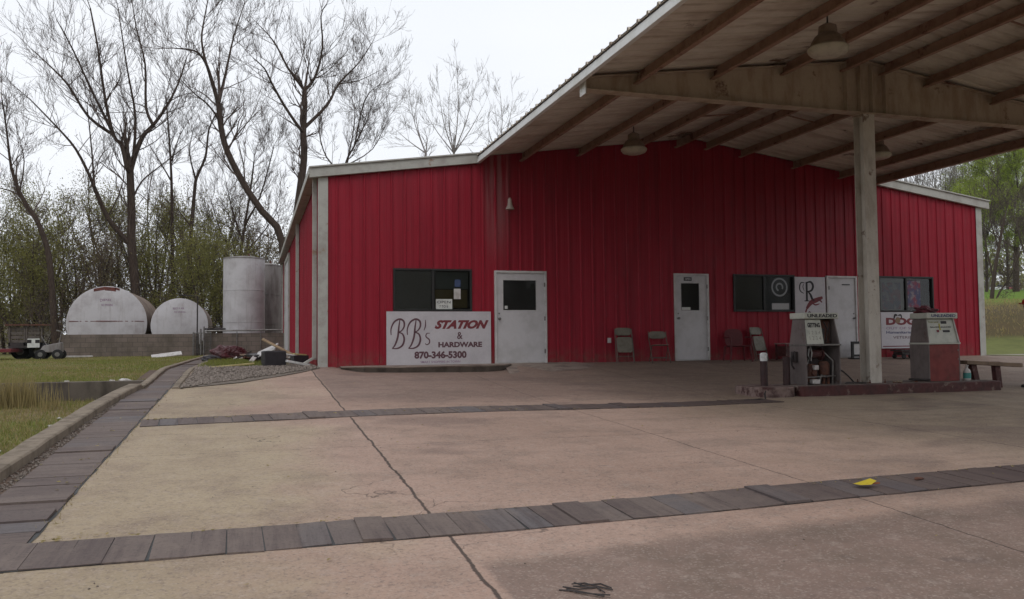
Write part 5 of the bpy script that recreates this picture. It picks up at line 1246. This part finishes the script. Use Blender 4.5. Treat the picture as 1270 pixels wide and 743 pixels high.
# C: forked tree above the corner
pix_tree('bare tree with a forked crown standing right behind the corner of the red building', 35, [
 ([(366,420),(367,290),(372,238),(377,196),(376,161)], .42, .26, (0, 0)),
 ([(376,163),(371,158),(352,130),(336,101),(328,85),(314,72)], .16, .04, (0, -2)),
 ([(376,163),(378,135),(378,112)], .24, .18, (0, 0)),
 ([(378,112),(357,84),(340,52),(320,30)], .14, .03, (0, 1.5)),
 ([(378,112),(391,95),(400,58),(398,20),(405,5)], .14, .03, (0, -1)),
 ([(378,158),(406,130),(420,104),(445,78),(462,52)], .15, .03, (0, 2)),
 ([(420,104),(445,100),(470,88)], .06, .02, (1.5, 3))], 2.0, 2.6, 3, 13)
# D: leaning tree at far left
pix_tree('slim bare tree leaning left at the far left edge in front of the woods', 30, [
 ([(68,420),(62,330),(56,300),(45,272),(35,258),(24,238)], .24, .13, (0, 0)),
 ([(24,240),(14,208),(8,160),(2,120)], .13, .03, (0, -1)),
 ([(36,258),(20,240),(-5,232)], .07, .03, (0, 1)),
 ([(24,240),(30,200),(22,165)], .06, .02, (0, 2))], 1.7, 2.1, 3, 14)
# F, G slim trees between A and B
pix_tree('slim straight bare tree just right of the broad forked tree', 38, [
 ([(216,420),(214,340),(213,240),(211,190),(206,120)], .24, .05, (0, 0)), ([(212,224),(198,200),(184,178)], .07, .02, (0, 1)), ([(213,200),(222,170),(234,150)], .06, .02, (0, -1))], 1.8, 2.2, 3, 15)
pix_tree('thin wavy bare tree with two upright limbs left of the leaning tree', 36, [
 ([(236,420),(236,310),(241,240),(244,220),(255,194),(259,161),(270,138)], .22, .05, (0, 0)), ([(243,224),(235,189),(240,160)], .08, .02, (0, -1)), ([(236,280),(222,262),(208,250)], .06, .02, (0, 1))], 2.0, 1.9, 3, 16)
pix_tree('dense brushy bare tree between the leaning tree and the building corner', 40, [
 ([(300,420),(298,330),(302,290),(310,240),(315,200)], .22, .06, (0, 0)), ([(301,300),(288,260),(280,225)], .10, .03, (0, 1)), ([(303,280),(322,245),(335,200),(340,180)], .10, .03, (0, -2)), ([(299,330),(275,290),(262,250)], .08, .03, (0, 2)), ([(300,320),(325,290),(345,262)], .08, .03, (0, 2))], 2.6, 2.4, 3, 17)
pix_tree('bare tree with fine curved limbs above the left end of the red roof', 42, [
 ([(418,420),(418,260),(428,205),(440,180),(455,150)], .20, .05, (0, 0)), ([(424,215),(405,195),(396,165),(398,140)], .09, .03, (0, 1)), ([(440,180),(452,125),(470,105)], .08, .02, (0, -2)), ([(430,205),(440,150),(436,120)], .08, .02, (0, 2)), ([(430,205),(462,185),(480,150)], .07, .02, (0, 1))], 2.6, 2.6, 3, 18)
# faint far trees above the roof, haze put into their pale bark
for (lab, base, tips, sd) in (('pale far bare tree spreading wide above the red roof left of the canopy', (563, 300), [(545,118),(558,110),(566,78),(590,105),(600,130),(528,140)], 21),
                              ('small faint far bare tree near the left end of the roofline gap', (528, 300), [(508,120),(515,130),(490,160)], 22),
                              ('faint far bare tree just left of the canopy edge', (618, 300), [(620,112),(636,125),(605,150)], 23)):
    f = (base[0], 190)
    pix_tree(lab, 88, [([(base[0], 400), base, (base[0]-1, 230), f], .30, .20, (0, 0))]+[([f, ((f[0]*.55+x*.45)+(4 if x > f[0] else -4), f[1]*.5+y*.5), (x, y)], .12, .02, (0, random.Random(sd+i).uniform(-4, 4))) for i, (x, y) in enumerate(tips)], .9, 3.0, 2, sd, mat='hazetwig', tmat='hazetwig', minr=.014)
# bare trees above the right part of the roof and at the right edge
for i, (px, top, sd) in enumerate(((1128, 205, 31), (1150, 196, 32), (1172, 190, 33), (1196, 200, 34))):
    f = (px, 270)
    pix_tree('bare upright tree behind the right end of the red roof, number from the left unclear' if 0 else ['leftmost of the bare trees above the right roof end', 'second bare tree from the canopy above the right roof end', 'third bare tree from the canopy above the right roof end', 'bare tree nearest the corner above the right roof end'][i], 58+3*i, [([(px, 400), (px, 330), f], .26, .16, (0, 0))]+[([f, (px+dx*.5, 245), (px+dx, top+abs(dx)*.4)], .10, .02, (0, dx*.1)) for dx in (-18, -8, 1, 9, 20)], 1.5, 2.6, 2, sd, base_z=.5, minr=.014, tmat='hazetwig')
pix_tree('big green budding tree beyond the right corner of the building', 58, [
 ([(1262,400),(1260,330),(1262,280)], .50, .34, (0, 0)), ([(1262,280),(1240,235),(1222,215)], .2, .05, (0, 2)), ([(1262,280),(1262,230),(1258,200)], .2, .05, (0, -2)), ([(1262,280),(1290,240),(1300,205)], .2, .05, (0, 2)), ([(1261,300),(1290,280),(1325,250)], .15, .05, (0, 2)), ([(1261,310),(1232,290),(1212,270)], .12, .04, (0, -2))], 1.5, 3.4, 3, 35, base_z=2, minr=.018, leaf='leafbright', leafn=90000, leafs=.075, up=.2)
pix_tree('dark bare tree beside the right corner trim with a limb forking right over the field', 40, [
 ([(1229,412),(1230,372),(1234,335),(1240,300),(1246,270)], .34, .12, (0, 0)), ([(1230,385),(1240,362),(1252,345),(1262,322),(1270,300)], .13, .05, (0, -1)), ([(1250,348),(1256,356),(1258,364)], .05, .02, (-1, -1)), ([(1232,345),(1224,310),(1220,280)], .12, .04, (0, 2)), ([(1238,305),(1228,270),(1232,240)], .08, .03, (0, 1)), ([(1245,280),(1262,262),(1275,250)], .07, .02, (0, 1))], 2.0, 2.2, 3, 36, base_z=.3, minr=.012)
pix_tree('bare tree at the right edge of the picture leaning out of the frame', 48, [([(1290,405),(1282,350),(1272,320),(1262,285)], .24, .08, (0, 0)), ([(1280,345),(1265,330),(1250,318)], .08, .03, (0, 1)), ([(1272,320),(1280,280),(1270,255)], .10, .03, (0, -1))], 2.0, 2.4, 3, 37, base_z=1.5, minr=.012)

for lab, px, top, Y, sd in (('fresh green budding tree directly behind the right corner of the building', 1222, 215, 62, 61), ('taller fresh green tree at the right edge of the picture', 1248, 192, 70, 62), ('dull olive budding tree above the roof end left of the green ones', 1196, 226, 72, 63)):
    f = (px, 300)
    pix_tree(lab, Y, [([(px, 400), (px+2, 345), f], .28, .20, (0, 0))]+[([f, (px+dx*.5, 262), (px+dx, top+abs(dx)*.7)], .10, .02, (0, dx*.08)) for dx in (-26, -15, -5, 5, 15, 27)]+[([(px+2, 345), (px+dx*.6, 315), (px+dx, 285)], .08, .02, (0, dx*.05)) for dx in (-26, 24)], 1.3, 2.8, 2, sd, base_z=1.5, minr=.014, tmat='twig', leaf='leafbright' if sd != 63 else 'leaf', leafn=36000, leafs=.075)
# budding understorey bushes and saplings, left
def sapling(px, top, Y, w, label, seed, leaf='leaf', n=5200, ls=.055, bare=.5, lvl=3):
    r = random.Random(seed); b = at(px, 425, Y); z1 = at(px, top, Y).z
    t = thing('sapling', label, 'sapling', (b.x, Y, 0), 0, 'budding saplings behind the tanks'); org = (b.x, Y, 0)
    m = MB(); tw = Twigs(seed); k = r.randint(3, 5)
    for j in range(k):
        a = r.uniform(-1, 1)*w*.5; c = r.uniform(-1, 1)*w*.4
        P = [Vector((b.x+a*.1, Y+c*.1, -.2)), Vector((b.x+a*.35+r.uniform(-.2, .2), Y+c*.4, z1*.35)), Vector((b.x+a*.8, Y+c, z1*.65)), Vector((b.x+a*1.1, Y+c*1.2, z1*r.uniform(.82, .97)))]
        Q, Rr = limb_tubes(m, P, r.uniform(.07, .13), .025, 6); tw.along(Q, Rr, 1.4, w*.34, lvl-1, start=.12, rmax=.05)
    m.build('trunk', MT['bark'], t, smooth=True); tw.build('branches', MT['twig'], t, org, .011)
    tips = [p for p in tw.tips if p[2] > .4]; cl = [tips[r.randrange(len(tips))] for _ in range(150)]; C = []
    for _ in range(n):
        x, y, z = cl[r.randrange(len(cl))] if r.random() < .7 else tips[r.randrange(len(tips))]; s = .42; C.append((x+r.gauss(0, s), y+r.gauss(0, s), z+r.gauss(0, s*.8)))
    leaves('leaves', C, ls, MT[leaf], t, org, seed)
SAP = [(8, 262, 37, 5, 0), (40, 285, 34, 4.5, 0), (78, 258, 41, 5.5, 1), (104, 300, 36, 4, 0), (132, 310, 33, 3.4, 0), (148, 262, 44, 5, 1), (190, 250, 42, 5, 1), (204, 300, 35, 3.6, 0), (232, 262, 40, 4.6, 1), (252, 245, 45, 5, 1), (262, 320, 34, 3.2, 0), (286, 300, 36, 3.5, 0), (318, 285, 43, 4.5, 1), (340, 310, 38, 3.6, 0), (22, 340, 32, 3.5, 0), (55, 330, 38, 4, 1)]
words_ = ['at the far left edge behind the house', 'left of the slim leaning tree', 'just right of the slim leaning tree', 'above the left shoulder of the big tank', 'directly above the big rusty tank', 'left of the broad forked trunk', 'right of the broad forked trunk', 'above the gap between the horizontal tanks', 'above the small horizontal tank', 'left of the tall white tank, upper one', 'low beside the tall white tank', 'behind the tall white tank top', 'right behind the tall white tank', 'beside the far corner of the red building', 'low behind the old trailer', 'low and dark left of the big tank']
for i, (px, top, Y, w, dk) in enumerate(SAP):
    sapling(px, top, Y, w, 'olive green budding sapling '+words_[i], 50+i, 'leafdark' if i in (3, 4, 5, 12, 13, 15) else 'leaf', 2600 if i in (3, 4, 12) else 10000)
# woodland and brush that reads as one mass
def woods(name, x0, x1, y0, y1, h0, h1, nst, nleaf, mat, seed, zf=lambda x, y: 0, tm='twig', minr=.016, ls=.20):
    r = random.Random(seed); tw = Twigs(seed)
    for _ in range(nst):
        x = r.uniform(x0, x1); y = r.uniform(y0, y1); h = r.uniform(h0, h1); z = zf(x, y)
        p = Vector((x, y, z)); d = Vector((r.gauss(0, .1), r.gauss(0, .1), 1)); n = 5; rad = h*.011
        for k in range(n):
            d = (d+Vector((r.gauss(0, .1), r.gauss(0, .1), .1))).normalized(); q = p+d*h/n
            tw.a.append(tuple(p)); tw.b.append(tuple(q)); tw.ra.append(rad*(1-.17*k)); tw.rb.append(rad*(1-.17*(k+1)))
            for _b in range(4 if k else 2): tw.branch(p.lerp(q, r.random()), Vector((r.gauss(0, 1), r.gauss(0, 1), .9)), h*r.uniform(.10, .24), rad*.3, 1, .3)
            p = q
        tw.tips.append(tuple(p))
    o = tw.build(name, MT[tm], None, (0, 0, 0), minr); tag(o, kind='stuff')
    C = []
    for _ in range(nleaf):
        x, y, z = tw.tips[r.randrange(len(tw.tips))]; C.append((x+r.gauss(0, .6), y+r.gauss(0, .6), max(.1, z+r.gauss(0, .5))))
    tag(leaves(name+'_foliage', C, ls, MT[mat], None, (0, 0, 0), seed), kind='stuff')
woods('woodland', -62, 2, 46, 70, 6, 12.5, 260, 60000, 'leafdark', 71, ls=.085, minr=.012)
woods('undergrowth', -50, 0, 29, 44, 2.0, 5.0, 200, 50000, 'leafdark', 72, ls=.055, minr=.008)
woods('unseen_shading_woods', -75, 60, -85, -70, 9, 14, 330, 30000, 'leafdark', 75, zf=lambda x, y: -2, minr=.02, ls=.6)  # unseen woods added behind the camera to darken the panes and wall
woods('far_woodland', 30, 190, 118, 150, 9, 15, 300, 30000, 'leaf', 73, zf=lambda x, y: 5.0, tm='hazetwig', minr=.03, ls=.45)
woods('hedgerow', -90, -58, 40, 75, 6, 12, 90, 14000, 'leafdark', 74)

# far cars and house on the hill at the right
def far_car(px, py, dist, mat, label):
    y = dist; p = at(px, py, y); z = hill(p.x, y)
    t = thing('parked_car', label, 'car', (p.x, y, z-.03), R(20))
    m = MB(); m.prism_y([(-2.1, .3), (2.1, .3), (2.15, .75), (1.3, .9), (-1.9, .95), (-2.15, .7)], -.85, .85); m.build('body', mat, t, world=False, bevel=.08)
    m = MB(); m.prism_y([(-1.3, .95), (.9, .92), (.35, 1.42), (-1.0, 1.45)], -.72, .72); m.build('windows', MT['black'], t, world=False, bevel=.05)
    for x in (-1.3, 1.3):
        for s in (-.8, .8): MB().lathe([(.25, -.1), (.32, -.08), (.32, .08), (.25, .1)], (x, s, .32), 14, 'y').build('wheel', MT['tyre'], t, world=False)
far_car(1238, 356, 118, MT['carwhite'], 'tiny white car far off on the green hill left of the dark limb')
far_car(1256, 357, 122, MT['carred'], 'tiny red car far off on the green hill near the right edge')

# ------------------------------------------------------------------ grass, gravel, dry weeds (stuff)
def blades(name, pts, h, w, mat, seed, lean=.35):
    rs = np.random.RandomState(seed); P = np.array(pts); n = len(P); H = (h*rs.uniform(.4, 1.3, n))[:, None]; a = rs.uniform(0, 6.28, n)
    U = np.stack([np.cos(a), np.sin(a), np.zeros(n)], 1)*w; Ld = np.stack([rs.normal(0, lean, n), rs.normal(0, lean, n), np.ones(n)], 1)
    V = np.zeros((n, 3, 3)); V[:, 0] = P-U; V[:, 1] = P+U; V[:, 2] = P+Ld*H
    o = arrmesh(name, V.reshape(-1, 3), np.arange(n*3).reshape(n, 3), 3, mat); tag(o, kind='stuff'); return o
r = random.Random(9)
def clumpy(n, x0, x1, y0, y1, fn=None, bias=1.5):
    out = []
    while len(out) < n:
        x = r.uniform(x0, x1); y = y0+(y1-y0)*r.random()**bias
        if fn is None or r.random() < fn(x, y): out.append((x, y, terrain_z(x, y)-.005))
    return out
patchy = lambda x, y: .25+.75*max(0, min(1, .5+.9*math.sin(x*.9+1.3*math.sin(y*.5))*math.cos(y*.6+x*.2)))
blades('grass', clumpy(50000, -24, -12.42, -2.55, 19.5, patchy), .05, .008, MT['grass'], 1)
blades('dry_grass', clumpy(34000, -24, -12.42, -2.55, 19.5, lambda x, y: 1-.6*patchy(x, y)), .05, .008, MT['drygrass'], 2)
blades('pit_grass', clumpy(26000, -18.5, -12.72, -13, -2.9, patchy), .07, .006, MT['grass'], 3)
blades('pit_dry_grass', clumpy(26000, -18.5, -12.72, -13, -2.9, lambda x, y: 1-.5*patchy(x, y)), .08, .006, MT['drygrass'], 4)
tall = []
for cx_, cy_, nn in ((-14.25, -3.4, 260), (-14.05, -3.5, 200), (-14.45, -3.6, 160), (-14.75, -3.2, 120), (-13.6, -4.0, 60)):
    for _ in range(nn): x = r.gauss(cx_, .10); y = r.gauss(cy_, .15); tall.append((x, y, terrain_z(x, y)))
blades('tall_dry_grass', tall, .50, .007, MT['drygrass'], 5, .13)
sp_ = [(r.gauss(-10.9, .45), r.uniform(.6, 6.5), .016) for _ in range(6500)]
blades('grass_patch', [p for p in sp_ if -11.7 < p[0] < -9.5], .10, .007, MT['grass'], 6)
edge = [(-11.86+r.gauss(0, .03), r.uniform(-13, 0), 0) for _ in range(300)]
blades('joint_weeds', [(x, y, gz(max(x, -11.8), y)) for x, y, z in edge], .03, .003, MT['drygrass'], 7)
bank = []
for _ in range(9000):
    x = r.uniform(20, 50); y = r.uniform(15, 45); bank.append((x, y, terrain_z(x, y)))
blades('bank_grass', bank, .25, .02, MT['drygrass'], 8)
def stones(name, pts, s0, s1, seed):
    rs = np.random.RandomState(seed); P = np.array(pts); n = len(P); base = np.array([[1,0,0],[0,1,0],[-1,0,0],[0,-1,0],[0,0,.7],[0,0,-.5]], float)
    V = base[None]*(rs.uniform(s0, s1, n)[:, None, None])*rs.uniform(.6, 1.4, (n, 6, 1)); a = rs.uniform(0, 6.28, n); c, s = np.cos(a)[:, None], np.sin(a)[:, None]
    X = V[:, :, 0]*c-V[:, :, 1]*s; Y = V[:, :, 0]*s+V[:, :, 1]*c; V[:, :, 0] = X; V[:, :, 1] = Y; V += P[:, None]
    T = np.array([[0,1,4],[1,2,4],[2,3,4],[3,0,4],[1,0,5],[2,1,5],[3,2,5],[0,3,5]]); Fc = (np.arange(n)*6)[:, None, None]+T[None]
    o = arrmesh(name, V.reshape(-1, 3), Fc.reshape(-1, 3), 3, MT['stone']); tag(o, kind='stuff')
pts = []
while len(pts) < 9000:
    x = r.uniform(-11.7, -9.25); y = -4.1+11*r.random()**1.7
    if y > -4.0+(x+11.72)*1.42+r.gauss(0, .08): pts.append((x, y, gz(x, y)+.02))
stones('gravel', pts, .014, .038, 1)
pts = [(-12.47+r.gauss(0, .03)+abs(r.gauss(0, .05)), r.uniform(-16, -4), 0) for _ in range(2600)]
stones('trench_debris', [(x, y, gz(-12, y)+.0) for x, y, z in pts], .005, .016, 2)
pts = [(r.uniform(-11.5, 2), r.uniform(-18, -2), 0) for _ in range(700)]
stones('grit', [(x, y, gz(x, y)+.002) for x, y, z in pts], .003, .008, 3)
rs_ = np.random.RandomState(44); n_ = 520; V = []
for k in range(n_):
    if k < 260: x = -11.8+r.random()**2*12; y = r.choice([-13.1, -7.75, -7.72, -13.12])+abs(r.gauss(0, .05))
    elif k < 340: x = r.uniform(-12.5, -11.8); y = r.uniform(-13, -2)
    else: x = r.uniform(-11.5, 4); y = r.uniform(-17, -1)
    z = gz(max(x, -11.8), y)+.012; a = r.uniform(0, 6.28); s_ = r.uniform(.008, .024); c, q = math.cos(a), math.sin(a)
    for u, v in ((1, 0), (0, .5), (-1, 0), (0, -.5)): V.append((x+(u*c-v*q)*s_, y+(u*q+v*c)*s_, z+r.uniform(-.003, .008)))
tag(arrmesh('fallen_leaves', V, np.arange(n_*4).reshape(n_, 4), 4, MT['drygrass']), kind='stuff')
# litter in the pit and on the wall
LIT = [(-13.75, -7.6, .06), (-13.35, -8.0, .05), (-13.5, -8.7, .08), (-13.2, -6.0, .04), (-13.55, -9.3, .08), (-13.25, -5.2, .035), (-13.0, -4.4, .035), (-12.75, -2.4, .09), (-12.95, -2.4, .06), (-13.7, -2.3, .05)]
for i, (x, y, s) in enumerate(LIT):
    blob('litter', (x, y, terrain_z(x, y)+.01), (s, s*.7, s*.5), MT['offwhite'], ['crumpled white litter in the rough grass of the pit below the kerb', 'white scrap lying on top of the retaining wall edge'][y > -2.7], 'litter', 80+i, 2, amp=.3)['group'] = ['litter in the pit', 'litter on the retaining wall'][y > -2.7]

# ------------------------------------------------------------------ damp air
hz = bpy.data.materials.new('haze'); hz.use_nodes = True; hz.node_tree.nodes.clear()
ho_ = hz.node_tree.nodes.new('ShaderNodeOutputMaterial'); pv = hz.node_tree.nodes.new('ShaderNodeVolumePrincipled')
pv.inputs['Color'].default_value = (.93, .95, .98, 1); pv.inputs['Density'].default_value = .00022; pv.inputs['Anisotropy'].default_value = .2
hz.node_tree.links.new(pv.outputs[0], ho_.inputs['Volume'])
m = MB(); m.box(-150, 230, -110, 230, -8, 45); tag(m.build('haze', hz), kind='stuff')
